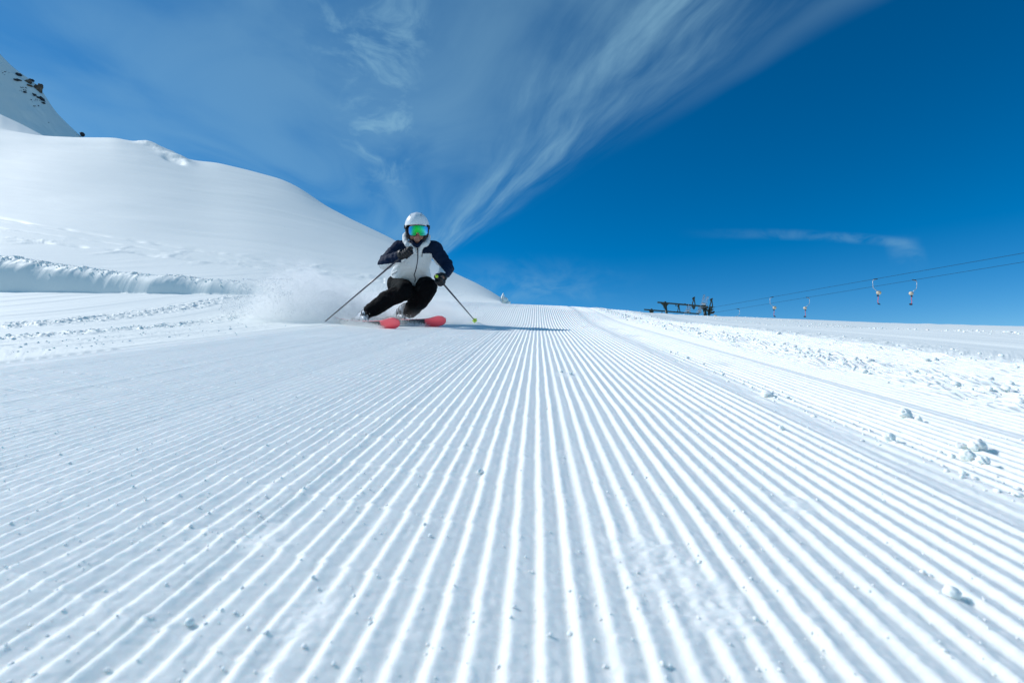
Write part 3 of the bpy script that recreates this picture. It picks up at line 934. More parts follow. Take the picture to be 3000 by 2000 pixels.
face_mats(me, jac_m)
def on_jacket(x, y, lift=0.003):
    o_ = Vector((0, 0, CH)); d = (W(x, y, 1.0) - o_).normalized()
    h = jb.ray_cast(o_, d)
    return (h[0] - d * lift) if h[0] else W(x, y, 5.6)

def tube(bm, pts_, r, seg=8):
    for a, b in zip(pts_, pts_[1:]):
        bm_cone(bm, a, b, r, r, seg)
    for p in pts_: bm_ball(bm, p, r, sub=1)
def part(name, bm, mats_, parent, smooth=True):
    me_ = bpy.data.meshes.new(name); bm.to_mesh(me_); bm.free()
    return link(name, me_, mats_, parent, smooth)
bm = bmesh.new()
zp = [(1222, 716), (1223, 728), (1224, 742), (1224, 756), (1222, 772), (1219, 788), (1215, 800), (1213, 806), (1216, 812), (1217, 820), (1215, 825)]
tube(bm, [on_jacket(x, y, 0.002) for x, y in zp], 0.0048)
part('zip', bm, M_NAVY, jacket)
bm = bmesh.new()
tube(bm, [on_jacket(1237, 744, 0.001), on_jacket(1236, 752, 0.001)], 0.0035)
tube(bm, [on_jacket(1237, 752, 0.0), on_jacket(1237, 778, 0.0)], 0.0010)
part('chest_pocket_zip', bm, M_NAVY, jacket)
bm = bmesh.new()
tube(bm, [on_jacket(1148, 805, 0.001), on_jacket(1155, 800, 0.001), on_jacket(1163, 796, 0.001)], 0.0035)
part('hand_pocket_zip', bm, M_CHAR, jacket)
# stand-up collar and hood lying round the neck
bm = bmesh.new()
lp = [(1222, 684, 5.74), (1196, 682, 5.70), (1187, 690, 5.62), (1187, 704, 5.56), (1194, 716, 5.51), (1205, 722, 5.485), (1212, 732, 5.49), (1217, 742, 5.505)]
rp = [(1222, 684, 5.74), (1246, 686, 5.70), (1254, 694, 5.62), (1253, 706, 5.56), (1247, 715, 5.51), (1237, 719, 5.485), (1232, 730, 5.49), (1229, 742, 5.505)]
for pl in (lp, rp):
    chain(bm, [W(*p) for p in pl], [0.03, 0.032, 0.030, 0.031, 0.032, 0.028, 0.022, 0.014], 3, 16)
me = fuse('hood', bm, 0.0045, 3, lambda c: 0.004 * fbm(c[:, 0] * 30, c[:, 2] * 30 + c[:, 1] * 20, 605, 3))
link('hood', me, M_WHITE, jacket)
bm = bmesh.new()
chain(bm, [W(1207, 704, 5.50), W(1213, 715, 5.475), W(1222, 720, 5.47), W(1231, 715, 5.475), W(1237, 704, 5.50)], [0.022, 0.022, 0.022, 0.022, 0.022], 3, 14)
me = fuse('collar_lining', bm, 0.004, 3)
link('collar_lining', me, M_NAVY, jacket)

# ---- trousers
bm = bmesh.new()
bm_ball(bm, W(1200, 832, 6.0), (0.215, 0.16, 0.135))
bm_ball(bm, W(1166, 832, 5.92), (0.125, 0.14, 0.12))
bm_ball(bm, W(1238, 834, 5.95), (0.12, 0.14, 0.11))
c1 = ank1 + (knee1 - ank1).normalized() * 0.02
c2 = ank2 + (knee2 - ank2).normalized() * 0.075 + Vector((0.02, 0, 0))
m1_ = knee1.lerp(c1, 0.5) + Vector((0, 0, 0.006))
m2_ = knee2.lerp(c2, 0.5) + Vector((0.012, 0, -0.004))
chain(bm, [hip1, knee1 + Vector((0.02, 0.02, 0.0)), m1_, c1], [0.115, 0.108, 0.100, 0.080])
chain(bm, [hip2, knee2, m2_, c2], [0.11, 0.108, 0.112, 0.088])
bm_ball(bm, W(1208, 862, 5.72), (0.10, 0.09, 0.09))
def pdisp(c):
    f = 0.015 * fbm(c[:, 0] * 9 + c[:, 2] * 7, c[:, 2] * 12 + c[:, 1] * 9, 611, 4)
    f += 0.005 * fbm(c[:, 0] * 30, c[:, 2] * 30 + c[:, 1] * 20, 613, 3)
    low = np.minimum(np.linalg.norm(c - np.array(c1), axis=1), np.linalg.norm(c - np.array(c2), axis=1))
    f += 0.012 * np.exp(-(low / 0.09) ** 2) * (0.3 + fbm(c[:, 0] * 45, c[:, 2] * 45, 615, 3))
    return f
me = fuse('trousers', bm, 0.006, 4, pdisp)
trousers = link('trousers', me, [M_BLACK, M_CHAR], person)
def pan_m(c, no):
    c = c + np.array(person.location)
    x, y = rowcol(c)
    seat = (x < 1176 + (835 - y) * 0.4) & (y < 842) & (y > 812) & (x + (y - 815) * 0.4 < 1186)
    tri = (y > 838 + (x - 1228) * -0.5) & (y < 858 - (1230 - x) * 0.7) & (x > 1210) & (x < 1231 - (y - 840) * 0.35) & (c[:, 1] < 5.75)
    return np.where(seat | tri, 1, 0)
face_mats(me, pan_m)

# ---- helmet, goggles
HC = W(1222, 664, 5.515)
hr = (0.130, 0.150, 0.152)
bm = bmesh.new()
bmesh.ops.create_uvsphere(bm, u_segments=72, v_segments=48, radius=1.0)
for v in bm.verts:
    x, y, z = v.co
    ridge = 0.018 * math.exp(-(x / 0.10) ** 2) * max(z, 0) + 0.012 * math.exp(-((abs(x) - 0.42) / 0.10) ** 2) * max(z, 0)
    v.co *= 1 + ridge
    v.co = Vector((v.co.x * hr[0], v.co.y * hr[1], v.co.z * hr[2]))
cut = [v for v in bm.verts if v.co.z < (-0.022 if v.co.y > -0.05 else -0.022 + 0.020 * min(1, (-0.05 - v.co.y) / 0.07))]
bmesh.ops.delete(bm, geom=cut, context='VERTS')
bmesh.ops.translate(bm, verts=bm.verts[:], vec=HC)
me = bpy.data.meshes.new('helmet'); bm.to_mesh(me); bm.free()
helmet = link('helmet', me, M_HELM, person)
md = helmet.modifiers.new('thick', 'SOLIDIFY'); md.thickness = 0.012; md.offset = -1
bm = bmesh.new()     # rear of the shell reaches down over the nape
bm_ball(bm, HC + Vector((0, 0.035, -0.055)), (0.115, 0.105, 0.085))
part('nape_padding', bm, M_PAD, helmet)
for sx in (-1, 1):
    for (ax, az, wd) in ((0.052, 0.107, 0.010), (0.048, 0.138, 0.006)):
        bm = bmesh.new()
        yv_ = -hr[1] * math.sqrt(max(0, 1 - (ax / hr[0]) ** 2 - (az / hr[2]) ** 2)) * 1.0
        bm_ball(bm, HC + Vector((sx * ax + (0.003 if sx > 0 else 0), yv_ * 1.01, az)), (wd, 0.005, 0.0045), sub=2)
        part('vent', bm, M_PLAST, helmet)
for sx, nm in ((-1, 'a'), (1, 'b')):
    bm = bmesh.new()
    px0 = 1222 + sx * 29
    chain(bm, [W(px0 - sx * -1, 664, 5.49), W(1222 + sx * 29, 676, 5.47), W(1222 + sx * 26, 690, 5.455), W(1222 + sx * 19, 701, 5.455)], [0.020, 0.023, 0.026, 0.017], 3, 14)
    me = fuse('ear_pad', bm, 0.004, 2)
    link('ear_pad', me, M_PAD, helmet)

def lens_grid(scale, off):
    """curved visor with a nose notch; local x -1..1"""
    n, m_ = 61, 25
    bm_ = bmesh.new(); vs = []
    for j in range(m_):
        row_ = []
        for i in range(n):
            a = -1 + 2 * i / (n - 1)
            top = 0.047 - 0.006 * a * a - 0.012 * max(0, abs(a) - 0.88) / 0.12
            bot = -0.060 + 0.030 * abs(a) ** 5 + 0.006 * (1 - abs(a)) + 0.012 * max(0, abs(a) - 0.88) / 0.12
            nt_ = math.exp(-(a / 0.20) ** 4)
            bot += 0.030 * nt_
            top *= scale; bot *= scale
            if scale > 1: bot -= 0.001
            zz_ = bot + (top - bot) * j / (m_ - 1)
            xx_ = 0.0985 * a * scale
            R_ = 0.135
            yy2 = -math.sqrt(max(R_ ** 2 - xx_ ** 2, 0)) + R_ + 0.9 * zz_ ** 2
            row_.append(bm_.verts.new(Vector((xx_, yy2 - off, zz_))))
        vs.append(row_)
    for j in range(m_ - 1):
        for i in range(n - 1):
            bm_.faces.new((vs[j][i], vs[j][i + 1], vs[j + 1][i + 1], vs[j + 1][i]))
    return bm_
GC = W(1223.5, 674, 5.345)
goggles = empty('goggles', (0, 0, 0)); goggles.parent = person; goggles.location = GC - person.location
bm = lens_grid(1.0, 0.0); bmesh.ops.translate(bm, verts=bm.verts[:], vec=GC)
ln = part('lens', bm, M_LENS, goggles)
md = ln.modifiers.new('thick', 'SOLIDIFY'); md.thickness = 0.003; md.offset = 1
bm = lens_grid(1.055, -0.006); bmesh.ops.translate(bm, verts=bm.verts[:], vec=GC)
fr = part('goggle_frame', bm, M_PLAST, goggles)
md = fr.modifiers.new('thick', 'SOLIDIFY'); md.thickness = 0.026; md.offset = -1
bm = bmesh.new()
st = []
for i in range(41):
    a = math.pi * (1.0 + 0.16) - (math.pi * 1.32) * i / 40
    st.append((HC + Vector((math.cos(a) * 0.134, math.sin(a) * 0.152, -0.006 + 0.004 * math.sin(a))), a))
prev = None
for p, a in st:
    va = bm.verts.new(p + Vector((0, 0, 0.017))); vb = bm.verts.new(p - Vector((0, 0, 0.017)))
    if prev: bm.faces.new((prev[0], prev[1], vb, va))
    prev = (va, vb)
sp = part('strap', bm, M_PAD, goggles)
md = sp.modifiers.new('thick', 'SOLIDIFY'); md.thickness = 0.003

# ---- ski poles (held, so things of their own)
def pole(top, tip, label, basket):
    root = empty('ski_pole', tip)
    ax = (tip - top).normalized(); L_ = (tip - top).length
    bm_ = bmesh.new()
    bm_cone(bm_, top + ax * 0.02, tip - ax * 0.02, 0.0100, 0.0062, 16)
    bm_cone(bm_, tip - ax * 0.03, tip, 0.0055, 0.0015, 12)
    part('shaft', bm_, M_SHAFT, root)
    bm_ = bmesh.new()
    chain(bm_, [top + ax * t_ for t_ in (0.0, 0.03, 0.06, 0.09, 0.12, 0.15)], [0.018, 0.0145, 0.0165, 0.0145, 0.0165, 0.012], 2, 14)
    g_ = part('grip', bm_, M_PLAST, root)
    bm_ = bmesh.new()
    bm_cone(bm_, top - ax * 0.010, top - ax * 0.021, 0.0165, 0.0145, 24)
    part('grip_cap', bm_, M_LIME if basket else M_PLAST, root)
    if basket:
        bm_ = bmesh.new()
        bm_cone(bm_, tip - ax * 0.055, tip - ax * 0.040, 0.012, 0.026, 20)
        for q in range(5):
            a = q * 2 * math.pi / 5
            e1 = ax.orthogonal().normalized(); e2 = ax.cross(e1)
            bm_ball(bm_, tip - ax * 0.040 + (e1 * math.cos(a) + e2 * math.sin(a)) * 0.022, 0.010, sub=2)
        part('basket', bm_, M_LIME, root)
    tag(root, label, 'ski pole', 'ski poles')
    return ax
top1, tip1 = W(1204, 728, 5.26), W(951, 943, 5.6)
top2, tip2 = W(1281, 811, 5.17), W(1394, 942, 6.22)
pax1 = pole(top1, tip1, 'dark ski pole slanting down to the left through the snow spray', False)
pax2 = pole(top2, tip2, 'dark ski pole with lime green basket slanting down to the right of the skier', True)

# ---- gloves: palm, four curled fingers and a thumb closed round the grip
def glove(wrist, gax, g0, s=1.0, flip=1):
    """g0 a point on the grip in the middle of the fist, gax grip axis towards the thumb"""
    bm_ = bmesh.new()
    f = (g0 - wrist); f = (f - gax * f.dot(gax)).normalized()       # wrist to knuckles
    n = gax.cross(f).normalized() * flip                              # palm side -> back of hand
    back = g0 + n * 0.026 * s
    Rm = Matrix((f, gax, n)).transposed()
    bm_ball(bm_, back - f * 0.012 * s, (0.044 * s, 0.046 * s, 0.021 * s), Rm)
    chain(bm_, [wrist, back - f * 0.045 * s], [0.040 * s, 0.031 * s], 3, 16)
    for i, ln_ in enumerate((0.90, 1.0, 0.96, 0.80)):
        off = gax * ((1.5 - i) * 0.0225 * s)
        r_ = 0.0128 * s * (0.95 if i in (0, 3) else 1.0)
        K = back + f * 0.020 * s + off + n * 0.004 * s
        P1 = g0 + f * (0.037 * s * ln_) + off + n * 0.012 * s
        P2 = g0 + f * (0.028 * s * ln_) + off - n * 0.018 * s
        P3 = g0 + f * 0.004 * s + off - n * 0.028 * s
        chain(bm_, [K, P1, P2, P3], [r_ * 1.06, r_, r_ * 0.95, r_ * 0.85], 2, 12)
    T0 = back - f * 0.034 * s + gax * 0.026 * s - n * 0.006 * s
    T1 = g0 - f * 0.012 * s + gax * 0.050 * s - n * 0.006 * s
    T2 = g0 + f * 0.014 * s + gax * 0.046 * s - n * 0.022 * s
    chain(bm_, [T0, T1, T2], [0.017 * s, 0.0145 * s, 0.012 * s], 2, 12)
    me_ = fuse('glove', bm_, 0.0032, 2)
    gl = link('glove', me_, M_GLOVE, person)
    bm_ = bmesh.new()
    w0 = wrist - (g0 - wrist).normalized() * 0.02
    bm_cone(bm_, w0, wrist + (g0 - wrist).normalized() * 0.03, 0.047 * s, 0.043 * s, 24)
    part('cuff', bm_, M_GLOVE, gl)
    return gl
g1 = top1 + pax1 * 0.060
g2 = top2 + pax2 * 0.080
glove(el1.lerp(g1, 0.80), -pax1, g1, 1.18, 1)
glove(el2.lerp(g2, 0.78), -pax2, g2, 1.15, -1)

# ---- skis, bindings and boots
def ski(cen, hd, edge, label, group):
    f = Vector((math.sin(hd), -math.cos(hd), 0)).normalized()
    l = UPV.cross(f).normalized()
    Nn = (UPV * math.cos(edge) + l * math.sin(edge)).normalized()
    Sv = f.cross(Nn).normalized()          # right side of the ski (upper edge)
    root = empty('ski', cen)
    ns, nw = 90, 10
    def hw(s):
        base = 0.036 + 0.027 * max(0, s / 0.85) ** 1.7 if s > 0 else 0.035 + 0.020 * (-s / 0.75) ** 1.7
        if s > 0.84: base *= math.sqrt(max(0, 1 - ((s - 0.84) / 0.12) ** 2.4))
        if s < -0.72: base *= math.sqrt(max(0, 1 - ((-s - 0.72) / 0.05) ** 3))
        return max(base, 0.001)
    def up(s):
        z = 0.018 * (abs(s) / 0.8) ** 2
        if s > 0.70: z += 0.95 * (s - 0.70) ** 2
        return z
    def sheet(off, w_scale, mats_, name, fn=None, parent=root):
        bm_ = bmesh.new(); rws = []
        for i in range(ns + 1):
            s = -0.77 + 1.73 * i / ns
            r0 = []
            for j in range(nw + 1):
                b = (-1 + 2 * j / nw) * hw(s) * w_scale
                r0.append(bm_.verts.new(cen + f * s + Sv * b + Nn * (up(s) + off)))
            rws.append(r0)
        for i in range(ns):
            for j in range(nw):
                fc = bm_.faces.new((rws[i][j], rws[i][j + 1], rws[i + 1][j + 1], rws[i + 1][j]))
                s = -0.77 + 1.73 * (i + 0.5) / ns; b = (-1 + 2 * (j + 0.5) / nw)
                if fn: fc.material_index = fn(s, b)
        o_ = part(name, bm_, mats_, parent)
        return o_
    b_ = sheet(0.0, 1.0, [M_GREY, M_RED, M_METAL], 'base', lambda s, b: 2 if abs(b) > 0.9 and s < 0.90 else (1 if s > 0.66 + 0.045 * b else 0))
    md_ = b_.modifiers.new('t', 'SOLIDIFY'); md_.thickness = 0.004; md_.offset = 0
    t_ = sheet(0.006, 0.985, [M_GREY, M_RED], 'top_sheet', lambda s, b: 1 if s > 0.30 or b > 0.8 else 0)
    md_ = t_.modifiers.new('t', 'SOLIDIFY'); md_.thickness = 0.007; md_.offset = 0
    Rm = Matrix((Sv, f, Nn)).transposed()
    for (s, hx, hy, hz) in ((0.175, 0.030, 0.045, 0.018), (-0.175, 0.030, 0.05, 0.022)):
        bm_ = bmesh.new()
        bm_box(bm_, cen + f * s + Nn * (0.012 + hz), (hx, hy, hz), Rm)
        bm_box(bm_, cen + f * (s * 0.92) + Nn * (0.012 + hz * 2.2), (hx * 0.7, hy * 0.5, hz * 0.7), Rm)
        bmesh.ops.bevel(bm_, geom=bm_.edges[:], offset=0.005, segments=2, affect='EDGES')
        part('binding', bm_, [M_PLAST], root, False)
    tag(root, label, 'ski', group)
    return f, Sv, Nn

def boot(cen, f, Sv, Nn, kn):
    bm_ = bmesh.new()
    o0 = cen + Nn * 0.030
    secs_ = []
    for (s, a, hh) in ((-0.135, 0.022, 0.030), (-0.12, 0.036, 0.048), (-0.06, 0.043, 0.060), (0.0, 0.045, 0.056), (0.06, 0.049, 0.044), (0.12, 0.047, 0.034), (0.15, 0.038, 0.026), (0.165, 0.02, 0.016)):
        secs_.append((o0 + f * s + Nn * (hh + 0.004), a, hh, Sv, Nn))
    loft(bm_, secs_, 24)
    sh = (kn - (o0 + Nn * 0.08)).normalized()
    p0 = o0 - f * 0.055 + Nn * 0.075
    chain(bm_, [p0, p0 + sh * 0.07, p0 + sh * 0.16], [0.055, 0.056, 0.060], 3, 20)
    me_ = fuse('ski_boot', bm_, 0.0045, 2)
    b_ = link('ski_boot', me_, M_BOOT, person)
    bm_ = bmesh.new()
    Rm = Matrix((Sv, f, Nn)).transposed()
    bm_box(bm_, o0 + Nn * 0.001, (0.034, 0.160, 0.012), Rm)
    bmesh.ops.bevel(bm_, geom=bm_.edges[:], offset=0.006, segments=2, affect='EDGES')
    part('sole', bm_, M_PLAST, b_, False)
    tree = BVHTree.FromPolygons([v.co + person.location for v in me_.vertices], [p.vertices[:] for p in me_.polygons])
    for q, (s, h) in enumerate(((0.085, 0.05), (0.03, 0.075))):
        bm_ = bmesh.new(); pts_ = []
        for i in range(13):
            a = math.pi * (0.08 + 0.84 * i / 12)
            pc_ = o0 + f * s + Nn * 0.035
            dr = (Sv * math.cos(a) + Nn * math.sin(a)).normalized()
            h_ = tree.ray_cast(pc_ + dr * 0.3, -dr)
            pts_.append((h_[0] if h_[0] else pc_ + dr * 0.05) + dr * 0.003)
        tube(bm_, pts_, 0.0055, 8)
        bm_box(bm_, pts_[4] + (pts_[4] - pc_).normalized() * 0.003, (0.016, 0.012, 0.005), Rm)
        part('buckle', bm_, M_PLAST, b_)
    for q in (0.05, 0.11):
        bm_ = bmesh.new(); pts_ = []
        pc_ = p0 + sh * q
        e1 = Sv; e2 = sh.cross(Sv).normalized()
        for i in range(25):
            a = 2 * math.pi * i / 24
            dr = (e1 * math.cos(a) + e2 * math.sin(a)).normalized()
            h_ = tree.ray_cast(pc_ + dr * 0.3, -dr)
            pts_.append((h_[0] if h_[0] else pc_ + dr * 0.06) + dr * 0.002)
        tube(bm_, pts_, 0.0055, 8)
        part('buckle', bm_, M_PLAST, b_)
SK1 = Vector((-1.735, 5.72, 0.022)); SK2 = Vector((-1.375, 5.98, 0.030))
fr1 = ski(SK1, math.atan2(0.60, 0.80), rad(50), 'outer coral red and black ski at the left, its base turned to the viewer', 'skis')
fr2 = ski(SK2, math.atan2(0.66, 0.75), rad(48), 'inner coral red and black ski at the right, partly buried in spray', 'skis')
boot(SK1, *fr1, knee1)
boot(SK2, *fr2, knee2)
# ================================================================== DRAG LIFT
M_GREEN = mat('dark_green_steel', (0.018, 0.035, 0.028), 0.5, spec=0.5, noise=(3, 0.3))
M_ALU = mat('galvanised_steel', (0.50, 0.53, 0.56), 0.4, metal=0.5)
M_CABLE = mat('cable_steel', (0.02, 0.028, 0.033), 0.8, spec=0.1)
M_BOX = mat('beige_drum', (0.62, 0.52, 0.40), 0.5, noise=(8, 0.15))
M_YEL = mat('yellow_drum', (0.75, 0.48, 0.05), 0.5)
M_STRAP = mat('red_strap', (0.80, 0.07, 0.06), 0.6)
M_CAGE = mat('pale_steel', (0.32, 0.36, 0.39), 0.5)

def bar(bm, p, q, w, h):
    p = Vector(p); q = Vector(q); d = (q - p)
    z = Vector((0, 0, 1)) if abs(d.normalized().z) < 0.95 else Vector((1, 0, 0))
    x = d.normalized(); y = z.cross(x).normalized(); zz_ = x.cross(y)
    bm_box(bm, (p + q) / 2, (d.length / 2, w / 2, h / 2), Matrix((x, y, zz_)).transposed())

CAB1 = lambda d: Vector((28.4 - 0.183 * (d - 40), d, 1.89 - 0.116 * (d - 40)))
CAB2 = lambda d: Vector((32.2 - 0.200 * (d - 41), d, 1.85 - 0.123 * (d - 41)))
def cable(fn, label):
    bm = bmesh.new()
    n = 40; seg = 6; rings = []
    for i in range(n + 1):
        d = 16 + 52 * i / n
        c = fn(d) - Vector((0, 0, 0.35 * math.sin(math.pi * (i / n)) * 0))
        rings.append([bm.verts.new(c + Vector((0.012 * math.cos(a), 0, 0.012 * math.sin(a)))) for a in [2 * math.pi * j / seg for j in range(seg)]])
    for a, b in zip(rings, rings[1:]):
        for j in range(seg):
            bm.faces.new((a[j], a[(j + 1) % seg], b[(j + 1) % seg], b[j]))
    o = part('lift_cable', bm, M_CABLE, None)
    tag(o, label, 'cable', 'cables of the drag lift')
cable(CAB1, 'upper of the two thin dark lift cables against the blue sky')
cable(CAB2, 'lower of the two thin dark lift cables against the blue sky')

def hanger(sgn, drum):
    root = empty('platter_hanger', (0, 0, 0))
    def V(x, z, y=0.0): return Vector((x * sgn, y, z))
    bm = bmesh.new(); bar(bm, V(-0.14, -0.02), V(0.14, 0.03), 0.07, 0.07)
    part('clamp', bm, M_PLAST, root, False)
    bm = bmesh.new(); tube(bm, [V(0.0, -0.02), V(-0.17, -0.06), V(-0.22, -0.14), V(-0.205, -0.60), V(-0.17, -0.69), V(0.12, -0.94)], 0.021, 8)
    part('hanger_arm', bm, M_ALU, root)
    c = V(0.24, -1.06); ax = Vector((-0.75 * 1.0, -0.66, 0.0)).normalized()
    bm = bmesh.new(); bm_cone(bm, c - ax * 0.11, c + ax * 0.03, 0.150, 0.155, 28)
    dr = part('spring_drum', bm, drum, root)
    bm = bmesh.new(); bm_cone(bm, c + ax * 0.032, c + ax * 0.13, 0.148, 0.128, 28)
    part('drum_cover', bm, M_BOX, dr)
    bm = bmesh.new(); bar(bm, V(0.19, -1.16), V(0.19, -1.34), 0.06, 0.06); bar(bm, V(0.10, -1.31), V(0.28, -1.27), 0.05, 0.05)
    part('rope_guide', bm, M_PLAST, root, False)
    bm = bmesh.new(); tube(bm, [V(0.20, -1.33), V(0.225, -1.45), V(0.205, -1.56), V(0.175, -1.68), V(0.19, -1.78), V(0.22, -1.88)], 0.020, 8)
    part('tow_strap', bm, M_STRAP, root)
    bm = bmesh.new()
    pc_ = V(0.26, -1.93); an = Vector((0.25 * sgn, -0.45, 0.86)).normalized()
    e1 = an.orthogonal().normalized(); e2 = an.cross(e1)
    tube(bm, [pc_ + e1 * (0.095 * math.cos(a)) + e2 * (0.095 * math.sin(a)) for a in [2 * math.pi * j / 20 for j in range(21)]], 0.024, 8)
    bm_cone(bm, pc_ - an * 0.012, pc_ + an * 0.012, 0.085, 0.05, 20)
    part('platter', bm, M_PLAST, root)
    return root
def copy_tree(o, parent=None):
    c = o.copy(); C.objects.link(c)
    if parent: c.parent = parent
    for ch in o.children: copy_tree(ch, c)
    return c
HL = {(1, 0): 'nearer platter hanger on the upper cable, with a yellow-sided drum',
      (1, 1): 'platter hanger halfway along the upper cable, arm bowed to the left',
      (1, 2): 'farthest hanger on the upper cable, half hidden behind the slope beside the gantry',
      (2, 0): 'nearer platter hanger on the lower cable, rightmost of all',
      (2, 1): 'platter hanger halfway along the lower cable, arm bowed to the right',
      (2, 2): 'farthest hanger on the lower cable, half hidden behind the slope'}
for ci, fn, ds_, sg, dm in ((1, CAB1, (40, 51.7, 62), 1, M_YEL), (2, CAB2, (41, 52, 63), -1, M_CAGE)):
    pr_ = hanger(sg, dm)
    for i, d in enumerate(ds_):
        h_ = pr_ if i == 0 else copy_tree(pr_)
        h_.location = fn(d) + Vector((0, 0, -0.02))
        tag(h_, HL[(ci, i)], 'ski lift hanger', 'platter hangers on the lift cables')

def Wd(x, y, d): return W(x, y, d)
def cr3(X_, Y_, d): return W(1850 + X_ / 6.72, 820 + Y_ / 6.72, d)
def gantry(d, beam, poles, frames, lugs, label, low):
    base = cr3(*poles[0][1], d); base.z = -11
    root = empty('lift_gantry', base)
    bm = bmesh.new(); bar(bm, cr3(*beam[0], d), cr3(*beam[1], d), 0.22, 0.17)
    part('beam', bm, M_GREEN, root, False)
    for (a, b, r_) in poles:
        p, q = cr3(*a, d), cr3(*b, d)
        q = p + (q - p) * ((p.z + 11) / (p.z - q.z))
        bm = bmesh.new(); bm_cone(bm, q, p, r_ * 1.1, r_, 20)
        bm_cone(bm, p, p + Vector((0, 0, 0.05)), r_ * 0.9, r_ * 0.6, 20)
        part('pole', bm, M_GREEN, root)
        bm = bmesh.new()      # flared gussets under the beam
        w_ = 0.5 if not low else 0.32
        for sx in (-1, 1):
            pr_ = p + Vector((0, 0, -0.06))
            vs = [bm.verts.new(pr_ + Vector((sx * x_, y_, z_))) for y_ in (-0.05, 0.05) for x_, z_ in ((0, -0.12), (w_, -0.10), (0.22, -0.35), (0.10, -0.75))]
            for fidx in ((0, 1, 2, 3), (7, 6, 5, 4), (0, 4, 5, 1), (1, 5, 6, 2), (2, 6, 7, 3), (3, 7, 4, 0)):
                bm.faces.new([vs[k_] for k_ in fidx])
        bmesh.ops.recalc_face_normals(bm, faces=bm.faces[:])
        part('gusset', bm, M_GREEN, root, False)
    for (ap, f1, f2, tri) in frames:
        A_, B_, C__ = cr3(*ap, d - 0.2), cr3(*f1, d - 0.2), cr3(*f2, d - 0.2)
        bm = bmesh.new(); bar(bm, A_, B_, 0.10, 0.085); bar(bm, A_, C__, 0.10, 0.085)
        bar(bm, A_ + Vector((-0.12, 0, -0.02)), A_ + Vector((0.10, 0, 0.06)), 0.14, 0.12)
        if tri:
            T_ = cr3(*tri, d - 0.2)
            bar(bm, B_, T_, 0.10, 0.12); bar(bm, C__, T_, 0.10, 0.12); bar(bm, B_, C__, 0.11, 0.10)
            bm_cone(bm, B_.lerp(C__, 0.5).lerp(T_, 0.45) - Vector((0, 0.04, 0)), B_.lerp(C__, 0.5).lerp(T_, 0.45) + Vector((0, 0.04, 0)), 0.16, 0.16, 16)
        fr_ = part('a_frame', bm, M_GREEN, root, False)
        bm = bmesh.new(); c = A_ + Vector((-0.14, -0.12, -0.10))
        bm_cone(bm, c - Vector((0, 0.04, 0)), c + Vector((0, 0.04, 0)), 0.11, 0.11, 20)
        bm_cone(bm, c + Vector((0, 0.04, 0)), A_ + Vector((0, 0.0, -0.05)), 0.03, 0.03, 8)
        part('sheave', bm, M_GREEN, fr_)
    for (x_, y_) in lugs:
        bm = bmesh.new(); p = cr3(x_, y_, d); bar(bm, p - Vector((0, 0, 0.10)), p + Vector((0, 0, 0.02)), 0.12, 0.12)
        part('lug', bm, M_GREEN, root, False)
    tag(root, label, 'lift gantry', 'gantries of the drag lift')
    return root
g_front = gantry(56, ((515, 440), (1500, 525)), (((662, 430), (690, 655), 0.125), ((1440, 500), (1452, 690), 0.16), ((1535, 545), (1525, 690), 0.09)),
       (((1232, 350), (1190, 505), (1255, 505), (1228, 575)), ((1580, 378), (1538, 525), (1598, 525), (1560, 590))),
       ((1055, 465), (875, 495)), 'taller dark green steel lift gantry on the skyline with two A-frames above its beam', False)
g_rear = gantry(64, ((250, 582), (1330, 668)), (((395, 572), (400, 650), 0.13),),
       (((932, 500), (905, 640), (960, 650), None),),
       ((765, 612), (600, 635)), 'lower dark green lift gantry, mostly hidden behind the slope left of the taller one', True)
# pale service cages with long prongs hanging on the front gantry
def cage(cx, cy, d, s, label):
    c0 = cr3(cx, cy, d)
    root = empty('service_cage', c0)
    u_ = 0.0387 / 6.72 * s * d / 56
    def Q(x_, y_, dy=0.0): return c0 + Vector((x_ * u_, dy, -y_ * u_))
    bm = bmesh.new()
    for dy in (0, 0.35):
        tube(bm, [Q(-20, -20, dy), Q(5, -100, dy), Q(22, -170, dy), Q(30, -165, dy), Q(12, -80, dy), Q(5, 0, dy)], 0.016, 6)
        tube(bm, [Q(40, 0, dy), Q(62, -75, dy), Q(85, -130, dy), Q(104, -135, dy), Q(80, -70, dy), Q(60, 10, dy)], 0.016, 6)
        tube(bm, [Q(-60, 60, dy), Q(-40, 10, dy), Q(-5, -15, dy), Q(60, 0, dy), Q(70, 45, dy), Q(20, 70, dy), Q(-60, 60, dy)], 0.018, 6)
    for t_ in ((5, -100), (62, -75), (-60, 60), (70, 45), (-20, -20)):
        tube(bm, [Q(*t_, 0), Q(*t_, 0.35)], 0.014, 6)
    part('railing', bm, M_CAGE, root)
    bm = bmesh.new(); bm_box(bm, Q(10, 10, 0.15), (26 * u_, 0.14, 15 * u_), Matrix.Rotation(0.2, 3, 'Y'))
    bmesh.ops.bevel(bm, geom=bm.edges[:], offset=0.02, segments=2, affect='EDGES')
    part('housing', bm, M_ALU, root, False)
    bm = bmesh.new(); tube(bm, [Q(-10, 75, 0.1), Q(-15, 30, 0.1), Q(50, 60, 0.2), Q(20, 15, 0.2)], 0.03, 6)
    part('linkage', bm, M_GREEN, root)
    tag(root, label, 'service cage', 'service cages on the lift gantry')
cage(1420, 465, 55.6, 1.0, 'larger service cage with long raised prongs at the right end of the gantry')
cage(1110, 600, 55.8, 0.72, 'smaller service cage left of the first A-frame, just over the snow')
cage(1340, 610, 55.9, 0.62, 'service cage between the two A-frames, low over the snow')
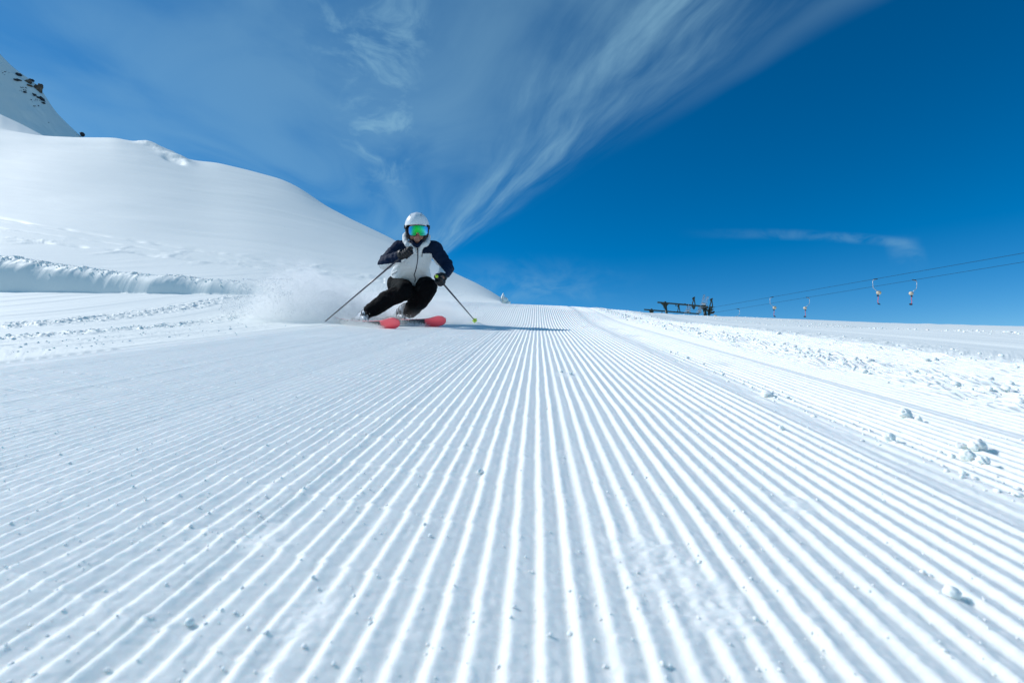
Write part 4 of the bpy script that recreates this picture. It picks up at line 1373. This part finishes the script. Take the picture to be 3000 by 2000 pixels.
# drive wheel truss, low on the right of the gantry
root = empty('sheave_train', cr3(1590, 640, 56.2))
bm = bmesh.new(); bar(bm, cr3(1480, 678, 56.2), cr3(1630, 625, 56.2), 0.10, 0.09); bar(bm, cr3(1500, 665, 56.2), cr3(1625, 655, 56.2), 0.08, 0.07)
part('carrier', bm, M_GREEN, root, False)
for i in range(5):
    c = cr3(1555 + i * 17, 655 - i * 7, 56.05)
    bm = bmesh.new(); bm_cone(bm, c - Vector((0, 0.05, 0)), c + Vector((0, 0.05, 0)), 0.085, 0.085, 18)
    part('wheel', bm, M_PLAST, root)
tag(root, 'row of small dark cable wheels at the lower right of the gantry', 'cable wheels')
# ================================================================== SNOW SPRAY THROWN BY THE SKIS
def crest_h(px_):
    """height of the plume over the snow, by bearing"""
    return np.interp(px_, [600, 660, 720, 800, 860, 930, 1000, 1060, 1120, 1200, 1300, 1390, 1430],
                     [0.05, 0.28, 0.50, 0.60, 0.66, 0.52, 0.42, 0.34, 0.22, 0.24, 0.30, 0.20, 0.02])
M_FLAKE = mat('flying_snow', (0.97, 0.975, 0.97), 0.8, spec=0.2)
rg = np.random.default_rng(77)
def dust(n, pxr, dr, rlo, rhi, pw, seed, name):
    p = pxr[0] + (pxr[1] - pxr[0]) * rg.beta(1.9, 1.15, n)
    u = (p - 1500) / F
    d = dr[0] + (dr[1] - dr[0]) * np.clip(0.5 + 0.22 * rg.normal(0, 1, n), 0, 1)
    # the plume trails back and outward from the skis
    d = d + np.interp(p, [600, 1100, 1400], [0.5, 0.15, 0.35])
    h = crest_h(p + 18 * rg.normal(0, 1, n)) * rg.random(n) ** pw * np.exp(rg.normal(0, 0.22, n))
    x = u * d
    clump = vn(p * 0.03 + 9, h * 14, seed) * vn(p * 0.09, h * 30, seed + 3)
    k_ = rg.random(n) < (0.15 + 1.6 * clump)
    x, d, h = x[k_], d[k_], h[k_]
    z = ground_z(x, d) + h
    r_ = np.exp(rg.uniform(np.log(rlo), np.log(rhi), len(x)))
    return np.stack([x, d, z], 1), r_
A1, B1 = dust(90000, (640, 1130), (5.9, 7.0), 0.0010, 0.0038, 1.3, 1, 'a')
A2, B2 = dust(16000, (1120, 1420), (6.1, 6.9), 0.0010, 0.0030, 1.4, 2, 'b')
A5, B5 = dust(20000, (640, 1060), (5.9, 6.8), 0.0025, 0.0050, 0.8, 8, 'd')
A3, B3 = dust(1900, (640, 860), (6.0, 6.6), 0.003, 0.013, 0.8, 3, 'c')
A3[:, 2] = np.minimum(A3[:, 2], 0.55)
# powder peeling off the ski edges
n = 16000
q = rg.random(n)
src = rg.random(n) < 0.6
s_ = -0.75 + 1.45 * q ** 0.8
e1 = np.where(src, SK1.x + 0.6 * s_, SK2.x + 0.66 * s_); e2 = np.where(src, SK1.y - 0.8 * s_, SK2.y - 0.75 * s_)
hh = np.abs(rg.normal(0, 1, n)) * (0.016 + 0.10 * (1 - q) ** 1.3)
A4 = np.stack([e1 + rg.normal(0, 0.03, n) - 0.12 * (1 - q) * rg.random(n), e2 + rg.normal(0, 0.05, n) - 0.02, hh], 1)
A4[:, 2] += ground_z(A4[:, 0], A4[:, 1])
B4 = np.exp(rg.uniform(np.log(0.0012), np.log(0.0045), n))
PP = np.concatenate([A1, A2, A3, A4, A5]); RR = np.concatenate([B1, B2, B3, B4, B5])
big = RR > 0.0052
me = scatter_mesh('snow_spray', PP[big], RR[big], 1, 5, 0.4, 1.0)
o1 = link('snow_spray', me, M_FLAKE)
tag(o1, 'flying snow chunks and powder thrown up by the turning skis', 'snow spray', kind='stuff')
# finest grains: little eight-sided specks
V8 = np.array([(1, 0, 0), (-1, 0, 0), (0, 1, 0), (0, -1, 0), (0, 0, 1), (0, 0, -1)], float)
F8 = np.array([(0, 2, 4), (2, 1, 4), (1, 3, 4), (3, 0, 4), (2, 0, 5), (1, 2, 5), (3, 1, 5), (0, 3, 5)])
ICO[0] = (V8, F8)
me = scatter_mesh('snow_powder', PP[~big], RR[~big], 0, 6, 0.2, 1.0)
o2 = link('snow_powder', me, M_FLAKE)
tag(o2, 'finest snow powder hanging in the air behind the skier', 'snow powder', kind='stuff')

# the mist of the finest powder: a soft, uneven cloud
vm = bpy.data.materials.new('powder_mist'); vm.use_nodes = True
vm.node_tree.nodes.clear()
k = NT(vm.node_tree)
tcn = k.n('ShaderNodeTexCoord')
gx, gy, g3 = k.sep(tcn.outputs['Object'])
# centre line of the plume in x, y (object space = world here)
prof = k.n('ShaderNodeFloatCurve')
cm = prof.mapping.curves[0]
XA, XB = -3.9, -0.3
pts_ = [(-3.9, 0.0), (-3.6, 0.12), (-3.3, 0.42), (-3.0, 0.62), (-2.7, 0.66), (-2.4, 0.56), (-2.1, 0.44), (-1.8, 0.34), (-1.5, 0.26), (-1.2, 0.26), (-0.9, 0.30), (-0.65, 0.22), (-0.45, 0.08), (-0.3, 0.0)]
cm.points[0].location = (0, 0); cm.points[1].location = (1, 0)
for x_, h_ in pts_[1:-1]:
    cm.points.new((x_ - XA) / (XB - XA), h_)
prof.mapping.update()
tx = k.m('DIVIDE', k.m('SUBTRACT', gx, XA), XB - XA)
k.put(prof.inputs['Value'], tx)
hgt = prof.outputs[0]
nz = k.noise(tcn.outputs['Object'], 3.2, 5, 0.6, 0.6)
nz2 = k.noise(tcn.outputs['Object'], 9.0, 4, 0.6, 0.3)
edge = k.m('ADD', k.m('MULTIPLY', hgt, 0.35), k.m('MULTIPLY', k.m('MULTIPLY', nz, hgt), 1.7))
fz = k.sm(k.m('DIVIDE', g3, k.m('MAXIMUM', edge, 0.01)), 0.05, 1.1, 1.0, 0.0)
yc_ = k.m('ADD', 6.55, k.m('MULTIPLY', k.m('ADD', gx, 1.8), -0.22))
fy = k.sm(k.m('ABSOLUTE', k.m('SUBTRACT', gy, yc_)), 0.1, 0.75, 1.0, 0.0)
fx = k.m('MULTIPLY', k.sm(gx, -3.9, -2.9), k.sm(gx, -1.0, -0.35, 1.0, 0.0))
den = k.m('MULTIPLY', k.m('MULTIPLY', fz, fy), k.m('MULTIPLY', fx, k.m('ADD', 0.25, k.m('MULTIPLY', k.sm(nz2, 0.3, 0.7), 1.1))))
pv = k.n('ShaderNodeVolumePrincipled')
pv.inputs['Color'].default_value = (1.0, 1.0, 1.0, 1)
pv.inputs['Anisotropy'].default_value = 0.25
k.put(pv.inputs['Density'], k.m('MULTIPLY', den, 5.2))
out = k.n('ShaderNodeOutputMaterial')
vm.node_tree.links.new(pv.outputs[0], out.inputs['Volume'])
vm.cycles.volume_sampling = 'MULTIPLE_IMPORTANCE'
bm = bmesh.new()
bmesh.ops.create_cube(bm, size=1.0, matrix=Matrix.Translation((-2.1, 6.75, 0.42)) @ Matrix.Diagonal((3.7, 2.3, 0.98, 1)))
o3 = part('snow_mist', bm, vm, None, False)
tag(o3, 'soft white cloud of snow mist trailing left behind the skier', 'snow mist', kind='stuff')
